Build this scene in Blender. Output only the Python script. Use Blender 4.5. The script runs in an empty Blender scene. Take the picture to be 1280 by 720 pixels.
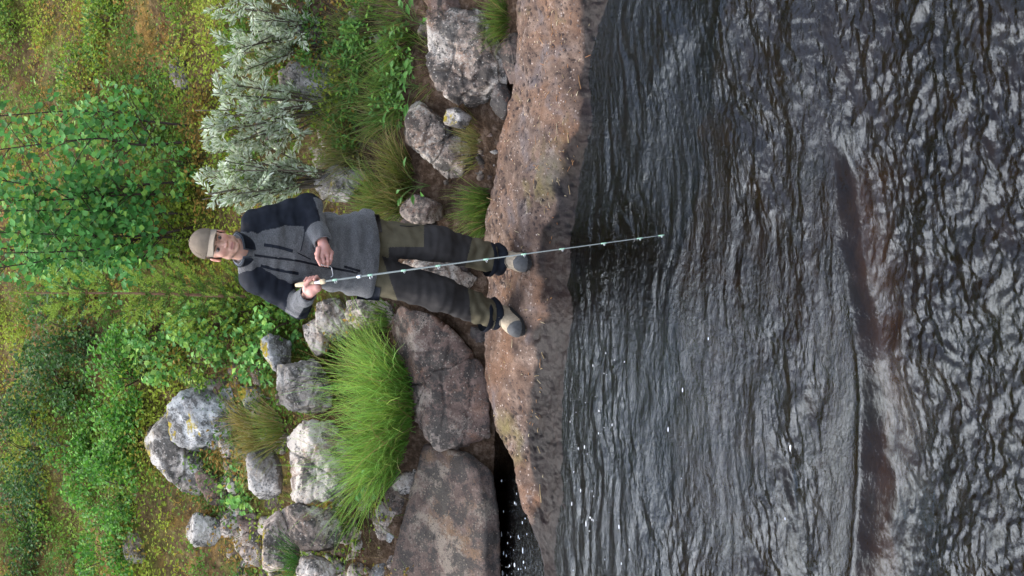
import bpy, bmesh, math, random
import numpy as np
from mathutils import Vector, Matrix

SC = bpy.context.scene
R = math.radians
rng = np.random.default_rng(7)
random.seed(7)

# ------------------------------------------------------------------ camera
CAM_H, PITCH, FPX = 3.53, R(25.0), 1898.0        # the photograph was taken with the camera turned on its side
SENSOR = 23.6
LENS = FPX / 1280.0 * SENSOR
cam_d = bpy.data.cameras.new('camera')
cam = bpy.data.objects.new('camera', cam_d)
SC.collection.objects.link(cam)
cam_d.sensor_fit = 'HORIZONTAL'
cam_d.sensor_width = SENSOR
cam_d.lens = LENS
cam_d.clip_start = 0.05
cam_d.clip_end = 500
cam_d.dof.use_dof = False
cp, sp = math.cos(PITCH), math.sin(PITCH)
VIEW = np.array([0, cp, -sp]); RIGHT = np.array([1.0, 0, 0]); UP = np.array([0, sp, cp])
ax, ay, az = -UP, RIGHT, -VIEW                   # picture right = down in the world, picture up = right
cam.matrix_world = Matrix(((ax[0], ay[0], az[0], 0), (ax[1], ay[1], az[1], 0), (ax[2], ay[2], az[2], CAM_H), (0, 0, 0, 1)))
SC.camera = cam

# ------------------------------------------------------------------ sky, sun, exposure
SUN_EL, SUN_AZ = R(58), R(318)                   # azimuth measured from +Y towards +X
w = bpy.data.worlds.new('World'); SC.world = w; w.use_nodes = True
nt = w.node_tree; nt.nodes.clear()
sky = nt.nodes.new('ShaderNodeTexSky'); sky.sky_type = 'NISHITA'; sky.sun_disc = False
sky.sun_elevation = SUN_EL; sky.sun_rotation = SUN_AZ
sky.air_density = 1.0; sky.dust_density = 1.6; sky.ozone_density = 1.0
hs = nt.nodes.new('ShaderNodeHueSaturation'); hs.inputs['Saturation'].default_value = 0.62
bg = nt.nodes.new('ShaderNodeBackground'); bg.inputs['Strength'].default_value = 0.15
wo = nt.nodes.new('ShaderNodeOutputWorld')
nt.links.new(sky.outputs[0], hs.inputs['Color']); nt.links.new(hs.outputs[0], bg.inputs[0]); nt.links.new(bg.outputs[0], wo.inputs[0])
sl = bpy.data.lights.new('sun', 'SUN'); sl.energy = 1.0; sl.angle = R(50); sl.color = (1.0, 0.98, 0.94)
sun = bpy.data.objects.new('sun', sl); SC.collection.objects.link(sun)
sdir = Vector((math.sin(SUN_AZ) * math.cos(SUN_EL), math.cos(SUN_AZ) * math.cos(SUN_EL), math.sin(SUN_EL)))
sun.rotation_euler = sdir.to_track_quat('Z', 'Y').to_euler(); sun.location = (0, 0, 12)
SC.view_settings.view_transform = 'Standard'; SC.view_settings.look = 'None'
SC.view_settings.gamma = 1.0; SC.view_settings.exposure = 2.15
SC.view_settings.use_curve_mapping = False
SC.cycles.use_denoising = True
SC.cycles.adaptive_threshold = 0.02; SC.cycles.max_bounces = 6; SC.cycles.diffuse_bounces = 3; SC.cycles.transparent_max_bounces = 12
SC.cycles.caustics_reflective = False; SC.cycles.caustics_refractive = False

# ------------------------------------------------------------------ picture -> place helpers
def ray(x, y):
    return VIEW + RIGHT * ((360 - y) / FPX) - UP * ((x - 640) / FPX)
def P(x, y, Y):
    d = ray(x, y); return np.array([0, 0, CAM_H]) + d * (Y / d[1])
def PZ(x, y, z):
    d = ray(x, y); return np.array([0, 0, CAM_H]) + d * ((z - CAM_H) / d[2])
def to_px(p):
    p = np.asarray(p, float); q = p - np.array([0, 0, CAM_H])
    dep = q @ VIEW
    return 640 - (q @ UP) / dep * FPX, 360 - (q @ RIGHT) / dep * FPX

# ------------------------------------------------------------------ noise
_pr = np.random.default_rng(11)
_perm = np.concatenate([_pr.permutation(256)] * 3)
_grad = _pr.normal(size=(256, 3)); _grad /= np.linalg.norm(_grad, axis=1)[:, None]
def noise(p):
    p = np.asarray(p, float); i = np.floor(p).astype(np.int64); f = p - i
    i &= 255; u = f * f * f * (f * (f * 6 - 15) + 10)
    out = 0
    for dx in (0, 1):
        wx = u[:, 0] if dx else 1 - u[:, 0]
        a = _perm[i[:, 0] + dx]
        for dy in (0, 1):
            wy = u[:, 1] if dy else 1 - u[:, 1]
            b = _perm[a + i[:, 1] + dy]
            for dz in (0, 1):
                wz = u[:, 2] if dz else 1 - u[:, 2]
                g = _grad[_perm[b + i[:, 2] + dz] & 255]
                dd = g[:, 0] * (f[:, 0] - dx) + g[:, 1] * (f[:, 1] - dy) + g[:, 2] * (f[:, 2] - dz)
                out = out + wx * wy * wz * dd
    return out * 1.5
def fbm(p, o=4, gain=0.5, lac=2.03):
    p = np.asarray(p, float); s = 0; a = 1.0
    for k in range(o):
        s = s + a * noise(p + 17.3 * k); p = p * lac; a *= gain
    return s
def ridged(p, o=4, gain=0.5):
    p = np.asarray(p, float); s = 0; a = 1.0
    for k in range(o):
        s = s + a * (1 - 2 * np.abs(noise(p + 9.1 * k))); p = p * 2.07; a *= gain
    return s
def n2(x, y, s, z=0.0):
    x = np.asarray(x, float); y = np.asarray(y, float)
    return noise(np.stack([x.ravel() * s, y.ravel() * s, np.full(x.size, z)], 1)).reshape(x.shape)
def f2(x, y, s, z=0.0, o=4, sy=None):
    x = np.asarray(x, float); y = np.asarray(y, float)
    return fbm(np.stack([x.ravel() * s, y.ravel() * (sy or s), np.full(x.size, z)], 1), o).reshape(x.shape)
def sstep(a, b, x):
    t = np.clip((np.asarray(x, float) - a) / (b - a), 0, 1); return t * t * (3 - 2 * t)
def pits(x, y, cell, seed, prob, rmin, rmax):
    """distance-based pits: returns 0..1 bowl depth at each point"""
    out = np.zeros_like(x); cx = np.floor(x / cell).astype(int); cy = np.floor(y / cell).astype(int)
    for dx in (-1, 0, 1):
        for dy in (-1, 0, 1):
            ix, iy = cx + dx, cy + dy
            h = (ix * 374761393 + iy * 668265263 + seed * 974711) & 0x7fffffff
            h = ((h ^ (h >> 13)) * 1274126177) & 0x7fffffff
            r1 = (h & 1023) / 1023.; r2 = ((h >> 10) & 1023) / 1023.; r3 = ((h >> 20) & 1023) / 1023.
            h2 = (h * 48271 + 11) & 0x7fffffff; r4 = (h2 & 1023) / 1023.; r5 = ((h2 >> 10) & 1023) / 1023.
            px = (ix + r1) * cell; py = (iy + r2) * cell
            rad = rmin + (rmax - rmin) * r3 ** 2
            d = np.hypot((x - px) / (1 + 0.8 * r5), (y - py)) / rad
            out = np.maximum(out, np.where(r4 < prob, np.clip(1 - d * d, 0, 1), 0))
    return out

# ------------------------------------------------------------------ meshes
COL = SC.collection
def link(o, parent=None):
    COL.objects.link(o)
    if parent is not None: o.parent = parent
    return o
def tag(o, label=None, cat=None, group=None, kind=None):
    if label: o['label'] = label
    if cat: o['category'] = cat
    if group: o['group'] = group
    if kind: o['kind'] = kind
    return o
def empty(name, loc=(0, 0, 0), rz=0.0):
    o = bpy.data.objects.new(name, None); o.location = loc; o.rotation_euler = (0, 0, rz); o.empty_display_size = .05
    return link(o)
def mk(name, V, F, mat, parent=None, col=None, smooth=True, loc=None):
    """V (n,3); F list of int arrays (m,k) or one array; col (n,3) per-vertex colour"""
    V = np.asarray(V, np.float32)
    if loc is not None: V = V - np.asarray(loc, np.float32)
    if not isinstance(F, list): F = [F]
    F = [np.asarray(f, np.int32) for f in F if len(f)]
    me = bpy.data.meshes.new(name)
    me.vertices.add(len(V)); me.vertices.foreach_set('co', V.ravel())
    li = np.concatenate([f.ravel() for f in F]); tot = np.concatenate([np.full(len(f), f.shape[1], np.int32) for f in F])
    st = np.concatenate([[0], np.cumsum(tot)[:-1]]).astype(np.int32)
    me.loops.add(len(li)); me.loops.foreach_set('vertex_index', li)
    me.polygons.add(len(tot)); me.polygons.foreach_set('loop_start', st); me.polygons.foreach_set('loop_total', tot)
    if col is not None:
        a = me.attributes.new('col', 'FLOAT_COLOR', 'POINT')
        c4 = np.ones((len(V), 4), np.float32); c4[:, :3] = col; a.data.foreach_set('color', c4.ravel())
    me.update(calc_edges=True)
    me.polygons.foreach_set('use_smooth', np.full(len(tot), bool(smooth)))
    me.validate()
    if mat is not None: me.materials.append(mat)
    o = bpy.data.objects.new(name, me)
    if loc is not None: o.location = [float(c) for c in loc]
    link(o, parent)
    return o
def grid_faces(nx, ny):
    i = np.arange(nx * ny).reshape(nx, ny)
    return np.stack([i[:-1, :-1], i[1:, :-1], i[1:, 1:], i[:-1, 1:]], -1).reshape(-1, 4)
class Acc:
    def __init__(s): s.V = []; s.F = {}; s.C = []; s.n = 0
    def add(s, V, F, c=None):
        V = np.asarray(V, float)
        for f in (F if isinstance(F, list) else [F]):
            f = np.asarray(f, int)
            if len(f): s.F.setdefault(f.shape[1], []).append(f + s.n)
        s.V.append(V); s.n += len(V)
        if c is None: c = (.5, .5, .5)
        c = np.asarray(c, float)
        s.C.append(np.broadcast_to(c, (len(V), 3)) if c.ndim == 1 else c)
    def build(s, name, mat, parent=None, smooth=True, loc=None):
        return mk(name, np.concatenate(s.V), [np.concatenate(v) for v in s.F.values()], mat, parent, np.concatenate(s.C), smooth, loc)
def norm(v):
    v = np.asarray(v, float); return v / (np.linalg.norm(v, axis=-1, keepdims=True) + 1e-9)
def tube(pts, rad, sides=6, cap=True, flat=1.0):
    pts = np.asarray(pts, float); n = len(pts); rad = np.broadcast_to(np.asarray(rad, float), (n,))
    t = norm(np.gradient(pts, axis=0)); a = np.array([0.31, 0.17, 0.93])
    if abs(t[0] @ a) > .9: a = np.array([1., 0, 0])
    u = norm(np.cross(t, a)); v = np.cross(t, u)
    th = np.arange(sides) * 2 * math.pi / sides
    V = pts[:, None, :] + rad[:, None, None] * (np.cos(th)[None, :, None] * u[:, None, :] + flat * np.sin(th)[None, :, None] * v[:, None, :])
    V = V.reshape(-1, 3); F = []
    i = np.arange(n * sides).reshape(n, sides); j = np.roll(i, -1, 1)
    q = np.stack([i[:-1], j[:-1], j[1:], i[1:]], -1).reshape(-1, 4)
    F = [q]
    if cap:
        V = np.vstack([V, pts[0], pts[-1]]); c0, c1 = n * sides, n * sides + 1
        tr = [(c0, j[0, k], i[0, k]) for k in range(sides)] + [(c1, i[-1, k], j[-1, k]) for k in range(sides)]
        F.append(np.array(tr))
    return V, F
def spline(pts, n=24):
    """Catmull-Rom through pts (k,d)"""
    p = np.asarray(pts, float); p = np.vstack([2 * p[0] - p[1], p, 2 * p[-1] - p[-2]]); k = len(p) - 3
    t = np.linspace(0, k - 1e-6, n); i = t.astype(int); f = (t - i)[:, None]
    a, b, c, d = p[i], p[i + 1], p[i + 2], p[i + 3]
    return .5 * (2 * b + (c - a) * f + (2 * a - 5 * b + 4 * c - d) * f ** 2 + (3 * b - a - 3 * c + d) * f ** 3)

# ------------------------------------------------------------------ materials
class NB:
    def __init__(s, name):
        s.m = bpy.data.materials.new(name); s.m.use_nodes = True; s.t = s.m.node_tree; s.t.nodes.clear()
        s.out = s.new('ShaderNodeOutputMaterial'); s.co = s.new('ShaderNodeTexCoord').outputs['Object']
    def new(s, k, **kw):
        n = s.t.nodes.new(k)
        for a, b in kw.items(): setattr(n, a, b)
        return n
    def put(s, sock, v):
        if isinstance(v, bpy.types.NodeSocket): s.t.links.new(v, sock)
        elif v is not None:
            if hasattr(sock, 'default_value') and sock.type == 'RGBA' and len(v) == 3: v = (*v, 1)
            sock.default_value = v
    def noise(s, scale, detail=4, rough=.55, dist=0, vec=None, out='Fac'):
        n = s.new('ShaderNodeTexNoise'); n.inputs['Scale'].default_value = scale; n.inputs['Detail'].default_value = detail
        n.inputs['Roughness'].default_value = rough; n.inputs['Distortion'].default_value = dist
        s.put(n.inputs['Vector'], vec or s.co); return n.outputs[out]
    def voro(s, scale, feature='F1', out='Distance', vec=None, rnd=1.0):
        n = s.new('ShaderNodeTexVoronoi', feature=feature); n.inputs['Scale'].default_value = scale
        n.inputs['Randomness'].default_value = rnd
        s.put(n.inputs['Vector'], vec or s.co); return n.outputs[out]
    def ramp(s, fac, stops, interp='LINEAR'):
        n = s.new('ShaderNodeValToRGB'); e = n.color_ramp; e.interpolation = interp
        while len(e.elements) < len(stops): e.elements.new(.5)
        for el, (p, c) in zip(e.elements, stops):
            el.position = p; el.color = (c, c, c, 1) if not hasattr(c, '__len__') else (*c[:3], 1)
        s.put(n.inputs[0], fac); return n.outputs[0]
    def mix(s, fac, a, b, mode='MIX'):
        n = s.new('ShaderNodeMix', data_type='RGBA', blend_type=mode)
        s.put(n.inputs[0], fac); s.put(n.inputs[6], a); s.put(n.inputs[7], b); return n.outputs[2]
    def math(s, op, a, b=None, clamp=False):
        n = s.new('ShaderNodeMath', operation=op, use_clamp=clamp); s.put(n.inputs[0], a)
        if b is not None: s.put(n.inputs[1], b)
        return n.outputs[0]
    def attr(s, name='col', out='Color'):
        return s.new('ShaderNodeAttribute', attribute_name=name).outputs[out]
    def sep(s, v):
        n = s.new('ShaderNodeSeparateXYZ'); s.put(n.inputs[0], v); return n.outputs
    def mapv(s, scale=(1, 1, 1), rot=(0, 0, 0), vec=None):
        n = s.new('ShaderNodeMapping'); n.inputs['Scale'].default_value = scale; n.inputs['Rotation'].default_value = rot
        s.put(n.inputs['Vector'], vec or s.co); return n.outputs[0]
    def bump(s, h, strength=.5, dist=.01, prev=None):
        n = s.new('ShaderNodeBump'); n.inputs['Strength'].default_value = strength; n.inputs['Distance'].default_value = dist
        s.put(n.inputs['Height'], h)
        if prev is not None: s.put(n.inputs['Normal'], prev)
        return n.outputs[0]
    def bsdf(s, col, rough=.8, spec=.3, normal=None, metal=0, sheen=0):
        n = s.new('ShaderNodeBsdfPrincipled'); s.put(n.inputs['Base Color'], col); s.put(n.inputs['Roughness'], rough)
        s.put(n.inputs['Specular IOR Level'], spec); n.inputs['Metallic'].default_value = metal
        n.inputs['Sheen Weight'].default_value = sheen
        if normal is not None: s.put(n.inputs['Normal'], normal)
        return n.outputs[0]
    def done(s, sh):
        s.t.links.new(sh, s.out.inputs['Surface']); return s.m
def plain(name, c, rough=.6, spec=.3, metal=0, var=.12, scale=40, bump=0.0, bscale=200):
    b = NB(name); n = b.noise(scale, 3)
    c = np.array(c); col = b.ramp(n, [(.3, tuple(c * (1 - var))), (.7, tuple(np.minimum(c * (1 + var), 1)))])
    nm = b.bump(b.noise(bscale, 2), bump, .004) if bump else None
    return b.done(b.bsdf(col, rough, spec if metal else spec * .3, nm, metal))
def leafmat(name, rough=.5, trans=.35, spec=.35):
    b = NB(name); c = b.attr(); n = b.noise(9, 3)
    c = b.mix(b.ramp(n, [(.35, 0.0), (.7, .22)]), c, (.10, .13, .02), 'MIX')
    p = b.bsdf(c, rough, spec * .6); t = b.new('ShaderNodeBsdfTranslucent'); b.put(t.inputs[0], c)
    m = b.new('ShaderNodeMixShader'); m.inputs[0].default_value = trans
    b.t.links.new(p, m.inputs[1]); b.t.links.new(t.outputs[0], m.inputs[2]); return b.done(m.outputs[0])
def attrmat(name, rough=.8, spec=.2, bscale=120, bstr=.3, bd=.006, var=.25, vscale=30):
    b = NB(name); c = b.attr()
    n = b.noise(vscale, 4, .6)
    c = b.mix(1.0, c, b.ramp(n, [(.25, 1 - var), (.75, 1 + var)]), 'MULTIPLY')
    return b.done(b.bsdf(c, rough, spec, b.bump(b.noise(bscale, 3), bstr, bd)))
def rockmat(name, c1, c2, lichen=(.55, .52, .46), lich=.5, stain=(.05, .045, .04), st=.45, moss=0.0, warm=(.33, .17, .09), wm=.0, bs=1.0):
    b = NB(name)
    obi = b.new('ShaderNodeObjectInfo').outputs['Random']
    va = b.new('ShaderNodeVectorMath', operation='ADD'); b.put(va.inputs[0], b.co)
    cb = b.new('ShaderNodeCombineXYZ'); k = b.math('MULTIPLY', obi, 37.0)
    for q in range(3): b.put(cb.inputs[q], k)
    b.put(va.inputs[1], cb.outputs[0]); b.co = va.outputs[0]
    big = b.noise(3.5, 6, .62, .4); mid = b.noise(14, 6, .65); fine = b.noise(70, 4, .7); grain = b.noise(260, 2, .6)
    col = b.ramp(mid, [(.3, c1), (.68, c2)])
    if wm: col = b.mix(b.ramp(b.noise(5.5, 5, .65, .6), [(.52, 0.0), (.66, wm)]), col, warm)
    col = b.mix(b.ramp(b.math('ADD', big, b.math('MULTIPLY', fine, .35)), [(.72 - lich * .2, 0.0), (.80 - lich * .2, .8)]), col, lichen)
    col = b.mix(b.ramp(b.math('ADD', b.noise(8, 6, .7, .2), b.math('MULTIPLY', fine, .45)), [(.78 - st * .2, 0.0), (.86 - st * .2, .85)]), col, stain)
    vn = b.new('ShaderNodeTexVoronoi'); vn.inputs['Scale'].default_value = 62; b.put(vn.inputs['Vector'], b.co); spk = vn.outputs['Distance']
    rs = b.sep(vn.outputs['Color']); dot = b.ramp(spk, [(.18, 1.0), (.34, 0.0)])
    col = b.mix(b.math('MULTIPLY', dot, b.ramp(rs[0], [(.62, 0.0), (.66, .9)])), col, stain)
    col = b.mix(b.math('MULTIPLY', dot, b.ramp(rs[1], [(.70, 0.0), (.74, .75)])), col, lichen)
    col = b.mix(1.0, col, b.ramp(grain, [(.3, .75), (.7, 1.25)]), 'MULTIPLY')
    if moss:
        nz = b.sep(b.new('ShaderNodeNewGeometry').outputs['Normal'])[2]
        f = b.math('ADD', b.math('MULTIPLY', nz, .35), b.noise(6, 5, .65))
        mf = b.ramp(f, [(.95 - moss * .3, 0.0), (1.02 - moss * .3, 1.0)])
        mc = b.ramp(b.noise(60, 3), [(.3, (.16, .11, .015)), (.7, (.30, .24, .035))])
        col = b.mix(mf, col, mc)
    nm = b.bump(mid, .5 * bs, .025); nm = b.bump(fine, .6 * bs, .010, nm); nm = b.bump(b.math('MULTIPLY', dot, b.ramp(rs[0], [(.62, 0.0), (.66, -1.0)])), .4 * bs, .006, nm)
    return b.done(b.bsdf(col, .9, .08, nm))
# ------------------------------------------------------------------ the lie of the land
WZ = -0.12
_shx = np.array([-30, -8, -3, -1.43, -.59, -.17, .25, .63, 1.02, 1.43, 3, 8, 30])
_shy = np.array([7.6, 7.3, 7.3, 7.22, 7.18, 7.08, 7.01, 6.86, 6.73, 6.61, 6.2, 6.0, 6.4])
_bkx = np.array([-30, -8, -3, -1.6, -1.25, -.95, -.8, -.4, .27, .6, .97, 1.5, 3, 8, 30])
_bky = np.array([8.0, 7.7, 7.50, 7.42, 7.49, 7.66, 7.86, 8.0, 8.0, 7.92, 7.68, 7.57, 7.2, 7.0, 7.4])
def shoreY(x): return np.interp(x, _shx, _shy) + .022 * np.sin(np.asarray(x) * 3.4 + 2) + .018 * np.sin(np.asarray(x) * 12.7) + .025 * np.sin(np.asarray(x) * 7.1) + .004 * np.sin(np.asarray(x) * 19.3 + 1)
def backY(x): return np.interp(x, _bkx, _bky) + .02 * np.sin(np.asarray(x) * 9.0)
_py = np.array([-6, 0, 7.4, 7.9, 8.05, 8.35, 8.8, 9.5, 10.5, 12, 14, 18, 25, 40, 80])
_pz = np.array([-.75, -.75, -.6, -.30, -.02, .20, .52, .95, 1.33, 1.78, 2.36, 3.7, 6.6, 14, 34])
def G(x, y):
    x = np.asarray(x, float); y = np.asarray(y, float)
    sh = np.interp(x, [-30, -3, -1.2, -.6, .3, .7, 1.3, 3, 30], [.1, .12, .12, .05, 0, -.1, -.3, -.6, -.4])
    yy = y - sh * np.clip((12 - y) / 4, 0, 1)
    z = np.interp(yy, _py, _pz)
    k = sstep(8.2, 9.2, yy)
    z = z + k * (.16 * f2(x, y, .9, 3.0, 3) + .05 * f2(x, y, 3.1, 5.0, 3)) + .02 * sstep(7.9, 8.3, yy) * f2(x, y, 8, 1.0, 2)
    # the near side of the river, where the picture was taken from
    z = np.where(y < 3.4, np.maximum(z, -.7 + 2.6 * sstep(2.9, .6, y)), z)
    return z
def hit(x, y, lift=0.0):
    """where the sight line through a picture point meets the bank"""
    d = ray(x, y); ys = np.linspace(7.0, 24, 900)
    q = np.array([0, 0, CAM_H])[None, :] + d[None, :] * (ys / d[1])[:, None]
    g = G(q[:, 0], q[:, 1]) + lift
    k = np.argmax(q[:, 2] < g) if (q[:, 2] < g).any() else 899
    return q[k]

def graded(lo, hi, flo, fhi, step, grow=1.18):
    c = list(np.arange(flo, fhi + 1e-6, step)); s = step
    while c[-1] < hi: s *= grow; c.append(min(c[-1] + s, hi))
    s = step
    while c[0] > lo: s *= grow; c.insert(0, max(c[0] - s, lo))
    return np.array(c)

# ---- hillside
b = NB('hillside_soil')
n1 = b.noise(2.2, 4, .65, .5); n2_ = b.noise(16, 4, .7)
c = b.ramp(n2_, [(.25, (.035, .022, .012)), (.5, (.10, .065, .03)), (.75, (.20, .14, .07))])
c = b.mix(b.ramp(n1, [(.45, 0.0), (.6, .8)]), c, b.ramp(n2_, [(.3, (.05, .06, .012)), (.7, (.15, .15, .03))]))
c = b.mix(b.ramp(b.noise(4.1, 5, .6, .3), [(.55, 0.0), (.68, .7)]), c, (.22, .12, .035))
zb = b.sep(b.attr())[0]
c = b.mix(zb, c, b.ramp(b.noise(22, 5, .7), [(.25, (.022, .014, .009)), (.5, (.075, .046, .028)), (.75, (.19, .135, .10))]))
M_SOIL = b.done(b.bsdf(c, .95, .1, b.bump(n2_, .8, .05)))
gx = graded(-30, 30, -3.6, 3.6, .035); gy = graded(7.35, 75, 7.35, 14.5, .035)
X, Y = np.meshgrid(gx, gy, indexing='ij')
Z = G(X, Y)
bk_ = sstep(7.9, 8.1, Y) * sstep(9.3, 8.7, Y)
Z = Z + bk_ * (.05 * ridged(np.stack([X.ravel() * 3.1, Y.ravel() * 3.1, Z.ravel() * 3], 1), 3, .55).reshape(X.shape) - .02) + .02 * sstep(8.6, 9.2, Y) * f2(X, Y, 7, 14.0, 3)
o = mk('hillside', np.stack([X, Y, Z], -1).reshape(-1, 3), grid_faces(len(gx), len(gy)), M_SOIL, col=np.stack([sstep(9.1, 8.6, Y + .25 * f2(X, Y, 2.0, 4.0, 3))] * 3, -1).reshape(-1, 3)); tag(o, kind='structure')

# ---- river bed with the near bank
b = NB('river_bed_stone')
mid = b.noise(7, 4, .65, .3)
c = b.ramp(mid, [(.3, (.045, .028, .012)), (.55, (.10, .065, .028)), (.75, (.17, .115, .05))])
c = b.mix(b.ramp(b.noise(3, 4), [(.5, 0.0), (.65, .6)]), c, (.05, .065, .012))
c = b.mix(b.sep(b.attr())[0], c, b.ramp(mid, [(.3, (.16, .085, .025)), (.7, (.40, .23, .08))]))
M_BED = b.done(b.bsdf(c, .8, .2, b.bump(mid, .8, .05)))
gx = graded(-30, 30, -2.6, 2.6, .05); gy = graded(-12, 8.6, 3.0, 8.5, .05)
X, Y = np.meshgrid(gx, gy, indexing='ij')
base = np.where(Y > 3.3, -.34 - .32 * sstep(0, 1.2, shoreY(X) - Y), G(X, Y))
Z = base + .07 * f2(X, Y, 2.3, 8.0, 4)
# a sill of rock across the stream that the water pours over
_sil_px = [(1020, -40), (1035, 150), (1048, 220), (1058, 300), (1072, 400), (1086, 500), (1080, 600), (1070, 720), (1064, 800)]
_sil = np.array([PZ(px, py, WZ)[:2] for px, py in _sil_px])[::-1]
def sillY(x): return np.interp(x, _sil[:, 0], _sil[:, 1])
dS = Y - sillY(X)
Z += np.where(np.abs(X) < 3, .10 * np.exp(-((dS - .16) / .16) ** 2) + .06 * np.exp(-((dS - .42) / .2) ** 2), 0) * sstep(1.4, .5, X)
o = mk('river_bed', np.stack([X, Y, Z], -1).reshape(-1, 3), grid_faces(len(gx), len(gy)), M_BED, col=np.stack([np.where(np.abs(X) < 3, np.exp(-((dS - .42) / .15) ** 2), 0) * sstep(.7, .3, X)] * 3, -1).reshape(-1, 3)); tag(o, kind='structure')

# ---- the water
def wave(X, Y):
    d = shoreY(X) - Y                                   # distance out from the shore
    dS = Y - sillY(X) + .022 * f2(X, Y, 2.6, 15.0, 3) + .007 * f2(X, Y, 11.0, 25.0, 2)   # >0 upstream of the sill
    far = sstep(0.0, .8, d); near = sstep(.05, -.25, dS)
    wx, wy = .10 * f2(X, Y, 1.3, 2.0, 3), .10 * f2(X, Y, 1.3, 6.0, 3)
    Xa, Ya = X + wx, Y + wy
    # streaks along the current by the shore, chop in mid-stream
    z = .0070 * f2(Xa * .22, Ya, 14, 1.0, 3) * (1 - .5 * far) * sstep(-.02, .12, d)
    ang = .35; xr = Xa * math.cos(ang) + Ya * math.sin(ang); yr = -Xa * math.sin(ang) + Ya * math.cos(ang)
    slick = .22 + 1.05 * sstep(-.25, .3, f2(X * .6, Y, 1.1, 71.0, 3)); far = far * slick
    z += far * .015 * f2(xr * .62, yr, 4.4, 3.0, 2) + .022 * sstep(.2, 1.0, d) * f2(X * .7, Y, 1.0, 81.0, 2)
    r1 = 1 - np.abs(f2(xr * .50, yr, 10.5, 4.0, 3)) * 1.6
    z += far * .0056 * r1
    r2 = 1 - np.abs(f2(Xa * .7, Ya, 23, 7.0, 2)) * 1.5
    z += far * (.0024 * r2 + .0023 * f2(Xa * .7, Ya, 36, 19.0, 2))
    z += near * (.010 * ridged(np.stack([Xa.ravel() * 4.6, Ya.ravel() * 6.0, np.full(X.size, 2.2)], 1), 3, .55).reshape(X.shape)
                 + .0046 * f2(Xa, Ya, 32, 9.0, 2))
    z *= np.where(Y > shoreY(X) + .1, .12, 1.0)          # the pool behind the ledge lies still
    env = sstep(.62, .36, X)                            # the sill fades out towards the far right
    left = sstep(.05, -.35, X)
    z *= 1 - .8 * env * left * sstep(.26, .12, dS) * sstep(-.04, .04, dS)
    z *= 1 - .15 * env * np.exp(-((dS + .10) / .10) ** 2)
    z += env * .006 * left * f2(X, Y, 3.0, 44.0, 3) * np.exp(-((dS - .12) / .12) ** 2)
    z += env * -(.058 + .008 * left + .035 * f2(X, Y, 1.8, 27.0, 2)) * sstep(.03, -.055 - .05 * left, dS + .03 * f2(X, Y, 5.5, 28.0, 2)) * (1 - .6 * sstep(-.12, -.5, dS)) + env * left * .010 * np.exp(-((dS - .02) / .03) ** 2)
    z += -.03 * sstep(.2, -.4, dS) * (1 - env)
    return WZ + z + .07 * sstep(-.25, -1.2, dS)
b = NB('river_water')
fres = b.new('ShaderNodeFresnel'); fres.inputs['IOR'].default_value = 1.34
bm = b.noise(55, 3, .6, .6, b.mapv((.6, 1, 1)))
nrm = b.bump(bm, .36, .012, b.bump(b.noise(130, 2, .6, .5), .16, .006))
b.put(fres.inputs['Normal'], nrm)
tr = b.new('ShaderNodeBsdfTransparent'); b.put(tr.inputs[0], (.25, .20, .085))
gl = b.new('ShaderNodeBsdfGlossy'); gl.inputs['Roughness'].default_value = .04; b.put(gl.inputs['Color'], (.82, .91, 1)); b.put(gl.inputs['Normal'], nrm)
mx = b.new('ShaderNodeMixShader'); b.put(mx.inputs[0], fres.outputs[0])
b.t.links.new(tr.outputs[0], mx.inputs[1]); b.t.links.new(gl.outputs[0], mx.inputs[2])
M_WATER = b.done(mx.outputs[0])
gx = graded(-30, 30, -1.75, 1.75, .0085, 1.12); gy = graded(1.4, 8.3, 3.55, 7.4, .0085, 1.12)
X, Y = np.meshgrid(gx, gy, indexing='ij')
o = mk('river', np.stack([X, Y, wave(X, Y)], -1).reshape(-1, 3), grid_faces(len(gx), len(gy)), M_WATER); tag(o, kind='structure')

# ---- the rock ledge the angler stands on
def ledge_top(X, Y):
    s, bk = shoreY(X), backY(X)
    z = .020 * f2(X, Y, 2.2, 1.5, 3) + .008 * f2(X, Y, 7, 4.5, 4) + .004 * f2(X, Y, 28, 4.5, 3)
    z = z - (.02 + .025 * sstep(-.4, 1.2, X)) * sstep(.45, .15, Y - s)
    e = Y - s
    z = np.where(e < .42, z - .105 * sstep(.42, -.06, e), z)
    z = np.where(e < 0, z + e * .55, z)
    drop = sstep(-.07, .10, Y - bk)
    return z - drop * (.30 + .15 * sstep(-.8, -1.2, X))
gx = graded(-30, 30, -1.95, 1.95, .0085, 1.14)
tt = np.concatenate([np.linspace(0, .28, 26, endpoint=False), np.linspace(.28, 1, 104)])
X, T = np.meshgrid(gx, tt, indexing='ij')
Y = shoreY(X) - .5 + T * (backY(X) + .22 - shoreY(X) + .5)
Z = ledge_top(X, Y)
dens = sstep(-.05, .45, f2(X, Y, 1.7, 12.0, 2) + .45 * sstep(-.3, .5, X))
pt = pits(X, Y, .036, 3, .62, .004, .014) * (.15 + .85 * dens) + .5 * pits(X, Y, .028, 5, .4, .003, .009) * (.5 + .5 * dens)
Z = Z - .012 * np.clip(pt, 0, 1); Z = Z + .010 * (ridged(np.stack([X.ravel() * 5, Y.ravel() * 5, np.full(X.size, 3.3)], 1), 4, .55).reshape(X.shape) - .6) * sstep(.05, .3, Y - shoreY(X))
cr = np.abs(f2(X, Y, 2.6, 21.0, 3)); Z = Z - .012 * sstep(.025, .0, cr) * sstep(.1, .4, f2(X, Y, .9, 30.0, 2) + .15)
spot = np.clip(pt * 1.6, 0, 1)
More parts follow.
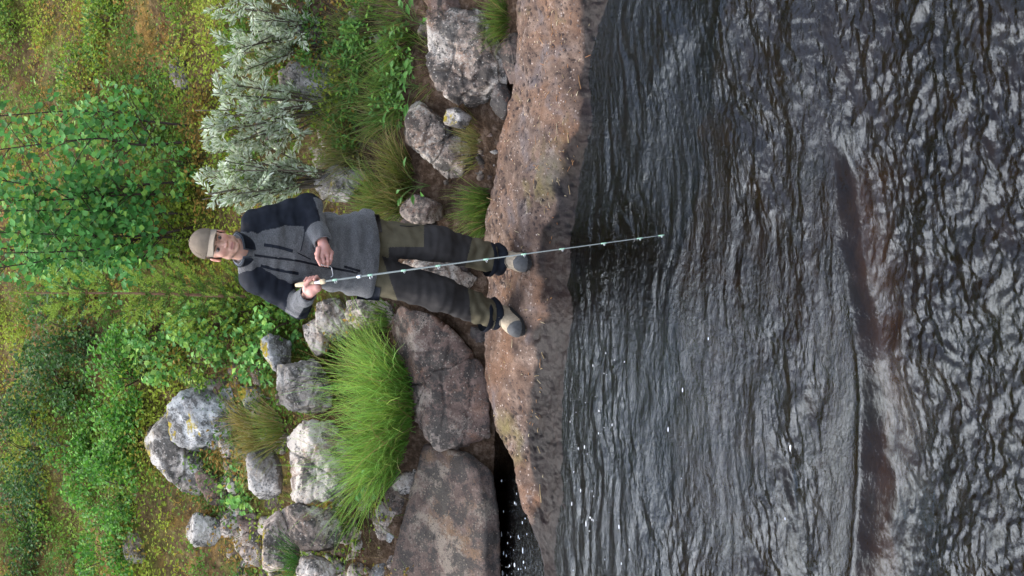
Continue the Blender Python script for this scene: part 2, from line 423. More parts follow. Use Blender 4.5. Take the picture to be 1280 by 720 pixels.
wet = sstep(.27, .22, Y - shoreY(X) + .09 * f2(X, Y, 3.2, 2.0, 4)) + .8 * sstep(-.10, -.03, Y - backY(X)) * sstep(-.75, -1.0, X); wet = np.clip(wet, 0, 1)
c0 = np.stack([spot, wet, np.zeros_like(wet)], -1).reshape(-1, 3)
b = NB('ledge_rock')
a = b.sep(b.attr())
mid = b.noise(9, 4, .66, .3); fine = b.noise(60, 3, .7); grain = b.noise(240, 1)
c = b.ramp(mid, [(.28, (.058, .039, .031)), (.5, (.112, .075, .056)), (.72, (.20, .142, .108))])
c = b.mix(b.ramp(b.noise(2.4, 3, .6, .5), [(.48, 0.0), (.64, .45)]), c, (.19, .095, .050))
c = b.mix(b.ramp(b.noise(3.7, 3, .65, .4), [(.54, 0.0), (.68, .6)]), c, (.12, .105, .105))
c = b.mix(b.ramp(b.math('ADD', b.noise(6, 4, .7), b.math('MULTIPLY', fine, .4)), [(.80, 0.0), (.88, .5)]), c, (.30, .24, .20))
vn = b.new('ShaderNodeTexVoronoi'); vn.inputs['Scale'].default_value = 58; b.put(vn.inputs['Vector'], b.co)
rs = b.sep(vn.outputs['Color']); dot = b.ramp(vn.outputs['Distance'], [(.16, 1.0), (.34, 0.0)])
c = b.mix(b.math('MULTIPLY', dot, b.ramp(rs[0], [(.50, 0.0), (.54, .9)])), c, (.026, .020, .019))
c = b.mix(b.math('MULTIPLY', dot, b.ramp(rs[1], [(.84, 0.0), (.88, .8)])), c, (.42, .34, .29))
c = b.mix(b.ramp(b.noise(1.6, 4, .6, .2), [(.60, 0.0), (.70, .45)]), c, (.17, .15, .04))
c = b.mix(a[0], c, (.022, .018, .018))
c = b.mix(1.0, c, b.ramp(grain, [(.3, .72), (.7, 1.28)]), 'MULTIPLY')
wf = a[1]
c = b.mix(wf, c, b.mix(1.0, c, (.085, .080, .092), 'MULTIPLY'))
nm = b.bump(fine, .6, .007)
M_LEDGE = b.done(b.bsdf(c, b.ramp(wf, [(0, .9), (1, .42)]), b.ramp(wf, [(0, .08), (1, .10)]), nm))
o = mk('rock_ledge', np.stack([X, Y, Z], -1).reshape(-1, 3), grid_faces(len(gx), len(tt)), M_LEDGE, col=c0); tag(o, kind='structure')
# ------------------------------------------------------------------ rocks
M_PINK = rockmat('pinkish_rock', (.075, .052, .043), (.195, .134, .108), lichen=(.32, .26, .21), lich=.22, st=.32, warm=(.24, .12, .07), wm=.5)
M_PALE = rockmat('pale_lichened_rock', (.12, .088, .070), (.30, .235, .188), lichen=(.50, .44, .37), lich=.45, st=.36, warm=(.30, .16, .09), wm=.45)
M_GREY = rockmat('grey_mossy_rock', (.115, .11, .105), (.29, .275, .26), lichen=(.44, .43, .41), lich=.30, st=.22, moss=.52)
M_GREYP = rockmat('grey_rock', (.115, .098, .084), (.30, .262, .226), lichen=(.42, .385, .345), lich=.32, st=.28, moss=.26)
M_RUB = rockmat('rubble_rock', (.17, .13, .105), (.42, .34, .285), lichen=(.48, .42, .36), lich=.4, st=.35, moss=.26, warm=(.28, .17, .08), wm=.5)
M_DARK = rockmat('dark_rock', (.05, .04, .038), (.12, .095, .085), lichen=(.2, .18, .16), lich=.2, st=.6, warm=(.22, .09, .045), wm=.6)  # dark brown stone with rust patches
M_SLAB = rockmat('slab_rock', (.065, .046, .039), (.15, .108, .088), lichen=(.22, .18, .14), lich=.12, st=.42, warm=(.22, .13, .06), wm=.4)
_ico = {}
def ico(sub):
    if sub not in _ico:
        bm_ = bmesh.new(); bmesh.ops.create_icosphere(bm_, subdivisions=sub, radius=1)
        _ico[sub] = (np.array([v.co[:] for v in bm_.verts]), np.array([[v.index for v in f.verts] for f in bm_.faces])); bm_.free()
    return _ico[sub]
def hull_planes(pts):
    bm_ = bmesh.new()
    for q in pts: bm_.verts.new(q)
    bmesh.ops.convex_hull(bm_, input=bm_.verts[:]); bm_.normal_update()
    pl = {}
    for f in bm_.faces:
        n = np.array(f.normal[:])
        if f.calc_area() < 1e-7 or not np.isfinite(n).all(): continue
        pl[tuple(np.round(n * 12).astype(int))] = (n, np.array(f.calc_center_median()[:]))
    bm_.free(); return list(pl.values())
_seed = [0]
def rock_from_points(name, pts, mat, sub=5, p=40, amp=.05, rough=1.0, chop=8):
    _seed[0] += 1; s = _seed[0] * 3.71
    pts = np.asarray(pts); c = pts.mean(0); D, F = ico(sub)
    acc = 0
    for n, q in hull_planes(pts):
        h = max((q - c) @ n, .004); acc = acc + np.maximum(D @ n / h, 0) ** p
    rg = np.random.default_rng(_seed[0] + 100)
    for k in range(chop):                                           # broken-off corners and flats
        n = norm(rg.normal(size=3) + (np.array([0, -.6, .35]) if k < 5 else 0))
        h = ((pts - c) @ n).max() * rg.uniform(.55, .84); acc = acc + np.maximum(D @ n / h, 0) ** p
    r = acc ** (-1 / p); V = c + D * r[:, None]
    size = float(np.mean(np.ptp(pts, axis=0)))
    q = V / size
    d = amp * size * (.45 * fbm(q * 2.2 + s, 3) + .30 * ridged(q * 4.0 + s, 3) * .5 + .32 * rough * fbm(q * 11 + s, 4))
    tq = fbm(q * 1.9 + s + 40, 2) * 3.2; d = d + .026 * size * rough * (np.floor(tq) + sstep(.0, .16, tq - np.floor(tq)) - tq * .55)      # fracture steps
    st = np.abs(((q @ np.array([.25, .35, .9])) * 5 + fbm(q * 2 + s, 2) * .6) % 1 - .5)     # faint bedding
    d = d - .018 * size * rough * sstep(.12, .0, st)
    for k in range(0 if rough < .4 else 3 if sub > 4 else 1):                            # open cracks, one side standing proud
        n = norm(rg.normal(size=3) + np.array([.3, 0, .5])); h = (V - c) @ n / size + .05 * fbm(q * 3 + s + 9 * k, 3) - rg.uniform(-.22, .22)
        d = d - .030 * size * np.exp(-(h / .008) ** 2) + .016 * size * sstep(-.006, .006, h) * rg.uniform(-1, 1)
    V = V + D * d[:, None]
    base = np.array([c[0], c[1], V[:, 2].min()])
    return mk(name, V, F, mat, loc=base)
def rock(label, poly, mat, Y0=None, lean=.55, thick=.35, bulge=.04, sub=5, p=40, amp=.05, rough=1.0, name='boulder', cat='rock', group=None, sink=.05, depths=None, chop=8):
    poly = np.asarray(poly, float); xm = poly[:, 0].max(); cy = poly[:, 1].mean()
    if Y0 is None: Y0 = hit(xm, cy)[1]
    yy = [Y0 + lean * (xm - x) / 235. for x, y in poly] if depths is None else depths
    F = [P(x, y, q) for (x, y), q in zip(poly, yy)]
    cx, cyy = poly.mean(0); my = float(np.mean(yy))
    Bk = [P(cx + (x - cx) * .85 + 6, cyy + (y - cyy) * .85, q + thick) for (x, y), q in zip(poly, yy)]
    Bu = [P(cx + (x - cx) * .5 + 4, cyy + (y - cyy) * .55, (q + my) / 2 - bulge) for (x, y), q in zip(poly, yy)] if bulge else []
    lo = [q - np.array([0, 0, sink]) for q in F if q[2] < np.median([f[2] for f in F])]
    o = rock_from_points(name, F + Bk + Bu + lo, mat, sub, p, amp, rough, chop)
    return tag(o, label, cat, group)

rock('large angular pinkish boulder beside the angler\'s boots, dark front face', [(484, 404), (500, 384), (548, 398), (588, 448), (603, 480), (604, 560), (588, 578), (548, 566), (512, 520), (500, 470)], M_PINK, Y0=8.0, lean=.62, thick=.45, bulge=.03, sub=6, p=60, amp=.028, rough=.6, chop=4)
rock('long brown slab sloping down into the still pool', [(512, 548), (568, 566), (596, 592), (606, 650), (606, 780), (550, 790), (484, 785), (488, 700), (496, 630)], M_SLAB, Y0=7.93, lean=1.15, thick=.25, bulge=.0, sub=6, p=60, amp=.016, rough=.35, chop=2, sink=.10)
rock('big pale boulder with black lichen at the top of the ledge', [(532, 20), (560, 10), (604, 14), (622, 92), (614, 142), (582, 134), (556, 116), (536, 86)], M_PALE, Y0=7.72, lean=.6, thick=.4, bulge=.05, sub=6, p=44, amp=.04)
rock('brown weathered rock face above the big pale boulder', [(524, -40), (560, -40), (572, 40), (556, 104), (540, 96), (528, 30)], M_PINK, Y0=7.95, lean=.5, thick=.4, sub=5)
rock('boulder spotted with white lichen between roots and pebbles', [(490, 134), (512, 118), (548, 138), (582, 178), (590, 204), (574, 228), (544, 226), (516, 196), (496, 166)], M_PALE, Y0=7.98, lean=.55, thick=.35, bulge=.04, sub=6, p=44, amp=.045)
rock('low dark flat stone lying against the big pale boulder', [(628, 34), (640, 40), (660, 78), (656, 108), (636, 104), (626, 70)], M_SLAB, Y0=7.50, lean=1.4, thick=.12, bulge=.02, sub=5, amp=.04)
rock('dark wedge of stone under the big pale boulder', [(612, 130), (626, 92), (632, 130), (626, 152)], M_DARK, Y0=7.68, lean=.8, thick=.15, sub=4)
rock('pale lichened rock showing between the angler\'s legs', [(494, 330), (508, 316), (548, 322), (586, 348), (596, 376), (578, 394), (540, 380), (506, 356)], M_PALE, Y0=8.02, lean=.5, thick=.4, sub=6, amp=.045)
rock('rust brown rock behind the angler\'s left knee', [(520, 286), (560, 300), (598, 312), (600, 352), (560, 330), (522, 312)], M_DARK, Y0=8.06, lean=.4, thick=.35, sub=5)
rock('black rock deep in the hollow beside the boots', [(548, 400), (580, 402), (604, 430), (600, 458), (570, 446), (552, 424)], M_DARK, Y0=8.22, lean=.3, thick=.3, sub=5)
rock('small rust red stone in the hollow beside the boots', [(588, 404), (600, 402), (606, 424), (598, 430), (588, 420)], M_DARK, Y0=8.05, lean=.4, thick=.12, sub=4, name='stone')
rock('brown stone at the head of the small shore grass', [(500, 252), (520, 244), (544, 256), (546, 274), (520, 280), (504, 270)], M_PINK, Y0=8.1, lean=.5, thick=.25, sub=5, name='stone')
rock('grey pebble wedged under the lichen spotted boulder', [(548, 140), (566, 132), (580, 146), (572, 160), (554, 156)], M_GREYP, Y0=7.86, lean=.6, thick=.1, sub=4, name='stone')
rock('rusty flat stone just behind the angler\'s left thigh', [(478, 268), (510, 262), (552, 280), (556, 306), (510, 300), (482, 288)], M_DARK, Y0=8.2, lean=.6, thick=.2, sub=5)
# pale stones by the angler's elbow and behind the tussock
rock('pale squarish stone beside the angler\'s right elbow', [(392, 376), (424, 370), (436, 392), (432, 428), (406, 432), (394, 410)], M_PALE, Y0=8.72, lean=.45, thick=.3, sub=5, amp=.032, p=70, chop=15)
rock('brownish stone below the angler\'s jacket hem', [(430, 376), (462, 372), (484, 382), (484, 406), (446, 410), (430, 398)], M_RUB, Y0=8.5, lean=.5, thick=.3, sub=5)
rock('warm brown leaning stone above the tussock', [(376, 392), (392, 386), (404, 420), (408, 446), (392, 444), (380, 420)], M_RUB, Y0=8.82, lean=.4, thick=.25, sub=5)
rock('pale grey round topped stone behind the tussock', [(338, 470), (352, 446), (386, 444), (404, 470), (404, 520), (372, 530), (346, 512)], M_GREYP, Y0=8.72, lean=.6, thick=.35, sub=6, amp=.032, p=70, chop=15)
rock('long pale boulder hidden partly by the tussock\'s blades', [(352, 536), (376, 520), (420, 528), (440, 580), (432, 640), (392, 652), (362, 636), (346, 586)], M_PALE, Y0=8.45, lean=.6, thick=.4, sub=6, amp=.032, p=70, chop=15)
rock('wide pale boulder at the heart of the rubble', [(346, 636), (372, 630), (412, 644), (424, 670), (404, 694), (376, 690), (352, 668)], M_PALE, Y0=8.45, lean=.6, thick=.3, sub=5, amp=.032, p=70, chop=15)
rock('pinkish boulder under the mossy edge of the rubble', [(322, 650), (346, 636), (362, 664), (366, 700), (352, 730), (326, 724), (316, 690)], M_RUB, Y0=8.6, lean=.6, thick=.3, sub=5, amp=.032, p=70, chop=15)
rock('narrow moss bordered stone above the long pale boulder', [(310, 570), (330, 560), (344, 580), (344, 622), (326, 630), (312, 610)], M_GREYP, Y0=8.85, lean=.5, thick=.25, sub=5, amp=.032, p=70, chop=15)
rock('rounded stone at the edge of the frame in the rubble', [(374, 696), (400, 692), (412, 712), (408, 748), (382, 750), (372, 722)], M_RUB, Y0=8.4, lean=.6, thick=.25, sub=5, amp=.032, p=70, chop=15)
rock('mossy yellow stone above the tussock', [(326, 424), (340, 410), (354, 428), (352, 462), (336, 470), (326, 450)], M_GREY, Y0=9.0, lean=.5, thick=.25, sub=5)
# grey boulders higher on the slope
rock('grey boulder with a yellow moss streak, largest on the slope', [(210, 512), (232, 472), (250, 466), (264, 492), (290, 512), (300, 548), (282, 576), (248, 584), (214, 556)], M_GREY, Y0=None, lean=.55, thick=.55, sub=5, amp=.032, p=70, chop=15)
rock('slanted grey slab leaning against the moss streaked boulder', [(172, 518), (206, 512), (216, 552), (244, 580), (262, 600), (256, 630), (238, 628), (206, 600), (180, 560)], M_GREYP, Y0=None, lean=.5, thick=.4, sub=5, amp=.032, p=70, chop=15)
rock('small brown grey block below the slanted slab', [(244, 592), (266, 586), (282, 600), (288, 626), (268, 632), (248, 630)], M_PINK, Y0=None, lean=.5, thick=.25, sub=5)
rock('small grey and ochre boulder below the brown block', [(224, 648), (244, 640), (272, 650), (288, 664), (274, 680), (240, 684), (228, 672)], M_GREYP, Y0=None, lean=.5, thick=.3, sub=5, amp=.032, p=70, chop=15)
rock('pale little rock among heather at the frame edge', [(152, 684), (162, 662), (178, 656), (182, 680), (170, 704), (156, 704)], M_PALE, Y0=None, lean=.5, thick=.2, sub=5, name='stone')
rock('dark little stone perched by the moss streaked boulder', [(252, 476), (262, 472), (272, 480), (270, 492), (256, 490)], M_GREYP, Y0=None, thick=.12, sub=4, name='stone')
rock('small grey stone with a bent twig on the upper slope', [(210, 78), (222, 70), (232, 86), (232, 110), (218, 112), (210, 96)], M_GREYP, Y0=None, thick=.2, sub=5, name='stone')
# rocks behind the silver willow
rock('large grey rock behind the willow twigs', [(346, 92), (372, 68), (414, 60), (424, 92), (410, 124), (372, 126), (350, 112)], M_GREYP, Y0=8.75, lean=.5, thick=.4, sub=5)
rock('upper grey rock capped with moss in the willow', [(362, 30), (386, 26), (410, 34), (408, 56), (378, 60), (364, 48)], M_GREY, Y0=8.8, lean=.5, thick=.3, sub=5)
rock('lichened grey rock beside the angler\'s left elbow', [(392, 226), (418, 206), (446, 212), (452, 236), (428, 252), (400, 250)], M_GREYP, Y0=8.55, lean=.5, thick=.35, sub=5)
rock('brown stone under the willow stems', [(318, 152), (336, 150), (350, 166), (344, 182), (324, 178)], M_PINK, Y0=None, thick=.2, sub=5, name='stone')
# rubble
_anch = [(500, 520, 'under the great tussock'), (385, 665, 'around the wide pale boulder'), (470, 680, 'between tussock and brown slab'), (340, 690, 'around the pinkish mossy boulder'), (305, 560, 'along the golden grass fringe'), (250, 590, 'below the slanted slab'), (450, 610, 'at the tussock\'s lower end'),
         (500, 30, 'under the tall bank grass'), (500, 110, 'above the lichen spotted boulder'), (580, 210, 'in front of the lichen spotted boulder'), (520, 260, 'beside the angler\'s left thigh'), (430, 230, 'beside the angler\'s left elbow'), (420, 60, 'around the large grey rock'), (450, 140, 'among the willow stems'),
         (560, 340, 'behind the angler\'s legs'), (420, 400, 'by the angler\'s right elbow'), (570, 430, 'in the hollow by the boots'), (560, 60, 'around the big pale boulder'), (400, 330, 'behind the angler\'s jacket'), (590, 120, 'at the foot of the big pale boulder'), (610, 230, 'behind the ledge by the left boot'), (460, 430, 'above the angular boulder'), (590, 560, 'at the head of the still pool'), (410, 600, 'behind the tussock\'s tips')]
_mcol = {}
def where(cx, cy): return min(_anch, key=lambda q: (q[0] - cx) ** 2 + (q[1] - cy) ** 2)[2]
def stone_label(mat, s_, cx, cy, word='stone'):
    c_ = {'pinkish_rock': 'pinkish', 'pale_lichened_rock': 'pale lichened', 'grey_mossy_rock': 'mossy grey', 'grey_rock': 'grey', 'rubble_rock': 'tan weathered', 'dark_rock': 'dark', 'slab_rock': 'brown'}[mat.name]
    return f"{'large' if s_ > 19 else 'small' if s_ < 12 else 'medium'} {c_} {word} {where(cx, cy)}"
rr = np.random.default_rng(5)
cells = [(436, 620, 22, 18), (456, 640, 20, 22), (474, 622, 18, 16), (486, 648, 18, 16), (444, 662, 20, 14), (466, 672, 24, 12), (430, 690, 22, 14), (452, 700, 20, 13), (474, 696, 16, 14),
         (490, 676, 12, 16), (420, 716, 16, 12), (446, 722, 20, 12), (476, 718, 18, 12), (310, 640, 10, 14), (306, 668, 12, 14), (312, 700, 14, 12), (302, 716, 10, 10), (500, 612, 12, 14),
         (416, 614, 14, 12), (300, 608, 9, 14), (460, 606, 12, 12), (494, 704, 10, 12), (338, 716, 12, 10), (294, 690, 10, 12), (288, 650, 8, 10), (290, 625, 8, 9), (430, 738, 16, 12), (328, 606, 10, 10)]
cells += [(rr.uniform(296, 505), rr.uniform(598, 740), rr.uniform(9, 20), rr.uniform(9, 17)) for _ in range(70)] + [(rr.uniform(270, 360), rr.uniform(450, 660), rr.uniform(7, 15), rr.uniform(8, 15)) for _ in range(34)]
for cx, cy, rx, ry in cells:
    th = np.sort(rr.uniform(0, 2 * math.pi, 8)); k = rr.uniform(.75, 1.15, 8); rot = rr.uniform(-.6, .6)
    rx, ry = rx * 1.35, ry * 1.35; ex, ey = np.cos(th) * rx * k, np.sin(th) * ry * k
    poly = np.stack([cx + ex * math.cos(rot) - ey * math.sin(rot), cy + ex * math.sin(rot) + ey * math.cos(rot)], 1)
    mt_ = [M_RUB, M_PALE, M_RUB, M_PINK, M_GREY][rr.integers(0, 5)]
    rock(stone_label(mt_, (rx + ry) / 2, cx, cy), poly, mt_, Y0=hit(cx + rx * .3, cy)[1] - rr.uniform(.03, .09), lean=rr.uniform(.3, .9), thick=.16, bulge=.01, sub=4, p=60, amp=.05, chop=12, name='stone', group='rubble stones beside the tussock')
# stones half buried in the bank
for k in range(80):
    cx, cy = rr.uniform(385, 602), rr.uniform(-10, 640)
    if 575 > cx > 470 and 440 < cy < 560: continue
    s_ = rr.uniform(7, 26); th = np.sort(rr.uniform(0, 2 * math.pi, 8)); kk = rr.uniform(.75, 1.15, 8)
    poly = np.stack([cx + np.cos(th) * s_ * .8 * kk, cy + np.sin(th) * s_ * 1.2 * kk], 1); g = hit(cx + s_ * .4, cy)
    rock(stone_label([M_PINK, M_RUB, M_GREYP, M_PALE][k % 4], s_, cx, cy, 'half buried stone'), poly, [M_PINK, M_RUB, M_GREYP, M_PALE][k % 4], Y0=g[1], lean=rr.uniform(.4, .8), thick=.14, bulge=.02, sub=4, p=30, amp=.06, name='stone', group='stones half buried in the bank')
# pebbles on the shore behind the ledge
for k in range(34):
    cx, cy = rr.uniform(588, 632), rr.uniform(150, 262)
    if k > 25: cx, cy = rr.uniform(546, 600), rr.uniform(226, 262)
    s_ = rr.uniform(3.5, 8)
    th = np.sort(rr.uniform(0, 2 * math.pi, 7)); kk = rr.uniform(.8, 1.15, 7)
    poly = np.stack([cx + np.cos(th) * s_ * kk, cy + np.sin(th) * s_ * 1.2 * kk], 1)
    g = hit(cx + s_ * .6, cy)
    rock(stone_label([M_PINK, M_SLAB, M_GREYP][k % 3], s_, cx, cy, 'rounded pebble').replace('small ', ''), poly, [M_PINK, M_SLAB, M_GREYP][k % 3], Y0=min(g[1] - .02, 8.1), lean=.9, thick=.06, bulge=.015, sub=3, p=8, amp=.05, name='pebble', cat='pebble', group='pebbles behind the ledge', sink=.02)
# stones seen under the shallow water and a submerged hump by the near shore
rock('pale rock just under the water at the frame edge', [(722, 690), (742, 676), (776, 690), (784, 740), (740, 760), (716, 730)], M_PINK, Y0=6.95, lean=1.6, thick=.2, bulge=.0, sub=5, amp=.03, sink=.1)
# ------------------------------------------------------------------ vegetation
vr = np.random.default_rng(21)
M_LEAF = leafmat('broad_leaf', .45, .35)
M_SILVER = leafmat('silver_leaf', .6, .2, .25)
M_SMALL = leafmat('small_leaf', .55, .4, .25)
M_BLADE = leafmat('grass_blade', .5, .35, .3)
M_NEEDLE = leafmat('needle', .5, .25, .3)
M_BARK = attrmat('bark', .85, .15, 90, .4, .004, .35, 60)
def rnd3(n): return norm(vr.normal(size=(n, 3)))
def leaves(acc, pos, d, up, L, W, col, fold=.12, droop=.15, simple=False, belly=.45):
    pos = np.asarray(pos, float); n = len(pos); d = norm(d); s = norm(np.cross(d, up)); nn = np.cross(s, d)
    L = np.broadcast_to(np.asarray(L, float), (n,))[:, None]; W = np.broadcast_to(np.asarray(W, float), (n,))[:, None]
    b0 = pos; m = pos + d * L * belly
    l = m + s * W * .5 + nn * W * fold; r = m - s * W * .5 + nn * W * fold
    t = pos + d * L - nn * L * droop
    col = np.asarray(col, float); col = np.broadcast_to(col, (n, 3))
    if simple:
        V = np.stack([b0, l, t, r], 1).reshape(-1, 3); F = np.arange(n * 4).reshape(n, 4); k = 4
    else:
        l2 = pos + d * L * .78 + s * W * .30 + nn * W * fold * .5 - nn * L * droop * .5; r2 = pos + d * L * .78 - s * W * .30 + nn * W * fold * .5 - nn * L * droop * .5
        V = np.stack([b0, l, l2, t, r2, r, m], 1).reshape(-1, 3); i = np.arange(n)[:, None] * 7
        F = np.concatenate([i + np.array([0, 1, 2, 6]), i + np.array([6, 2, 3, 4]), i + np.array([0, 6, 4, 5])]); k = 7
    acc.add(V, F, np.repeat(col, k, 0))
def blades(acc, base, d0, L, W, bend, col0, col1, seg=5):
    """ribbons that start along d0 and bow over by gravity"""
    n = len(base); L = np.broadcast_to(L, (n,)); W = np.broadcast_to(W, (n,)); bend = np.broadcast_to(bend, (n,))
    p = np.array(base, float); d = norm(d0); side = norm(np.cross(d, rnd3(n))); rows = []; cols = []
    for k in range(seg + 1):
        t = k / seg; wv = (W * (1 - t ** 1.6) * .5 + .0003)[:, None]
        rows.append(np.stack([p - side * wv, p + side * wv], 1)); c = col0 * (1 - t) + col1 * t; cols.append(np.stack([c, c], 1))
        p = p + d * (L / seg)[:, None]; d = norm(d + np.array([0, 0, -1.0]) * (bend * (.25 + t) / seg)[:, None])
    V = np.stack(rows, 1); C = np.stack(cols, 1); m = 2 * (seg + 1); i = np.arange(n)[:, None] * m
    F = np.concatenate([i + np.array([2 * k, 2 * k + 1, 2 * k + 3, 2 * k + 2]) for k in range(seg)])
    acc.add(V.reshape(-1, 3), F, C.reshape(-1, 3))
def jit(c, n, v=.22, hue=.12):
    c = np.asarray(c, float); k = 1 + vr.uniform(-v, v, (n, 1)); h = vr.uniform(-hue, hue, n)
    o = np.repeat(c[None], n, 0) * k; o[:, 0] *= 1 + 1.6 * h; o[:, 2] *= 1 - h
    return np.clip(o, .004, .9)

# ---- ground cover: what nobody could count
def zone(x, y, cx, cy, rx, ry): return np.exp(-(((x - cx) / rx) ** 2 + ((y - cy) / ry) ** 2) * 1.2)
def scatter(n, y0=7.75, y1=17.0):
    Y = y0 + (y1 - y0) * vr.random(n) ** 1.15; X = vr.uniform(-1, 1, n) * (1.5 + .22 * Y)
    Z = G(X, Y); return np.stack([X, Y, Z], 1)
def sprigs(n, keep, hmin, hmax, nl, L, W, pal, name, label, y0=7.75, y1=17.0, spread=.06):
    b0 = scatter(n, y0, y1); px, py = to_px(b0); prob = keep(b0, px, py); b0 = b0[vr.random(n) < prob]; m = len(b0)
    px, py = to_px(b0); patch = .5 + .8 * f2(b0[:, 0], b0[:, 1], 1.6, 33.0, 3)
    h = hmin + (hmax - hmin) * vr.random(m) * np.clip(.35 + patch, .25, 1.4)
    lean = vr.normal(size=(m, 3)) * .35; lean[:, 2] = 1; lean = norm(lean)
    t = .25 + .75 * vr.random((m, nl)); pos = b0[:, None] + lean[:, None] * (t * h[:, None])[..., None] + vr.normal(size=(m, nl, 3)) * spread * np.array([1, 1, .5])
    d = vr.normal(size=(m, nl, 3)); d[..., 2] = np.abs(d[..., 2]) * .5 + .1
    up = vr.normal(size=(m, nl, 3)) * .5 + np.array([0, -.3, 1.])
    ci = pal(px, py, m, b0); col = np.repeat(ci[:, None], nl, 1) * (1 + vr.uniform(-.15, .15, (m, nl, 1)))
    a = Acc(); N = m * nl
    leaves(a, pos.reshape(N, 3), d.reshape(N, 3), up.reshape(N, 3), L * vr.uniform(.6, 1.25, N), W * vr.uniform(.7, 1.2, N), col.reshape(N, 3), simple=True)
    o = a.build(name, M_SMALL, smooth=False); return tag(o, label, 'undergrowth', kind='stuff')
def bare(b0, px, py):          # earth, path and rock that stay open
    v = 1 - .8 * zone(px, py, 258, 50, 26, 60) - .7 * zone(px, py, 52, 60, 16, 90) - .6 * zone(px, py, 205, 450, 26, 40) - .5 * zone(px, py, 200, 600, 22, 60)
    v -= .5 * sstep(300, 360, px) * sstep(520, 600, py)
    return np.clip(v, .03, 1) * sstep(8.5, 9.0, b0[:, 1] + .2 * f2(b0[:, 0], b0[:, 1], 3, 8.0, 2) + 1.3 * sstep(1.62, 1.9, np.abs(b0[:, 0])) * sstep(.6, 1.0, b0[:, 1] - backY(b0[:, 0]) + .75))
def pal_green(px, py, m, b0):
    u = f2(b0[:, 0], b0[:, 1], 1.1, 51.0, 3); v = f2(b0[:, 0], b0[:, 1], 3.2, 61.0, 3)
    g = np.array([.14, .25, .030]); yg = np.array([.28, .33, .035]); dg = np.array([.07, .16, .025]); br = np.array([.34, .17, .045])
    k = sstep(-.15, .35, u)[:, None]; base = g * (1 - k) + yg * k; k = sstep(.05, .4, -u + .3 * v)[:, None]; base = base * (1 - k) + dg * k
    k = (.85 * sstep(.12, .38, v))[:, None]; base = base * (1 - k) + br * k
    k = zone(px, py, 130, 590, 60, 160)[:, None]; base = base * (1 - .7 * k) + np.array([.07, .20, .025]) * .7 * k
    return np.clip(base * vr.uniform(.78, 1.22, (m, 1)), .012, .5)
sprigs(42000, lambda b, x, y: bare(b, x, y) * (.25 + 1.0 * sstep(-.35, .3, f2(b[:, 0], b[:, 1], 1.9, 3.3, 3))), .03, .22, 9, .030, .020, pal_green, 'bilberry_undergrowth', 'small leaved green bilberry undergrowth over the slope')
def pal_heath(px, py, m, b0):
    k = vr.random((m, 1)); return (np.array([.22, .10, .03]) * k + np.array([.10, .06, .03]) * (1 - k)) * vr.uniform(.6, 1.25, (m, 1))
sprigs(11000, lambda b, x, y: (.22 + .8 * (1 - bare(b, x, y))) * sstep(8.5, 8.9, b[:, 1]), .02, .10, 8, .028, .007, pal_heath, 'dry_heath', 'rust brown dry heath and litter on the slope', spread=.045)
def pal_moss(px, py, m, b0): return np.array([.38, .27, .03])[None] * vr.uniform(.6, 1.3, (m, 1)) * np.array([1, 1, 1.])
sprigs(11000, lambda b, x, y: np.clip(.12 + zone(x, y, 300, 500, 50, 130) + zone(x, y, 330, 450, 40, 60) + .6 * zone(x, y, 190, 560, 60, 90) + .5 * zone(x, y, 260, 180, 60, 60), 0, 1) * sstep(8.45, 8.8, b[:, 1]), .01, .05, 12, .016, .010, pal_moss, 'golden_moss', 'golden yellow moss cushions between the slope rocks', spread=.03)
# thin dry grass and twigs over the slope
b0 = scatter(5200, 8.5, 15); px, py = to_px(b0)
a = Acc(); k = len(b0); dd = vr.normal(size=(k, 3)) * .7; dd[:, 2] = .6 + .4 * vr.random(k)
c0 = jit((.17, .12, .045), k, .4); c1 = jit((.30, .24, .10), k, .3)
grn = (vr.random(k) < .45)[:, None]; c0 = np.where(grn, jit((.06, .11, .015), k), c0); c1 = np.where(grn, jit((.15, .22, .04), k), c1)
blades(a, b0, dd, vr.uniform(.08, .26, k), .0035, vr.uniform(.4, 1.5, k), c0, c1, 3)
tag(a.build('thin_grass', M_BLADE), 'sparse thin green and straw grass on the slope', 'grass', kind='stuff')

# grass along the bank to either side of the picture
n = 3600; x_ = vr.uniform(1.75, 4.5, n) * np.where(vr.random(n) < .55, 1, -1); y_ = backY(x_) + .25 + 1.3 * vr.random(n); cl = vr.random(n) < sstep(-.2, .3, f2(x_, y_, 2.2, 91.0, 2)); x_, y_ = x_[cl], y_[cl]; n = len(x_)
a = Acc(); dd = vr.normal(size=(n, 3)) * .4; dd[:, 2] = 1
blades(a, np.stack([x_, y_, G(x_, y_) - .01], 1), dd, vr.uniform(.15, .38, n), .0042, vr.uniform(.6, 1.6, n), jit((.08, .14, .02), n), jit((.24, .32, .07), n), 4)
tag(a.build('bank_grass', M_BLADE), 'green grass along the bank beyond the frame', 'grass', kind='stuff')
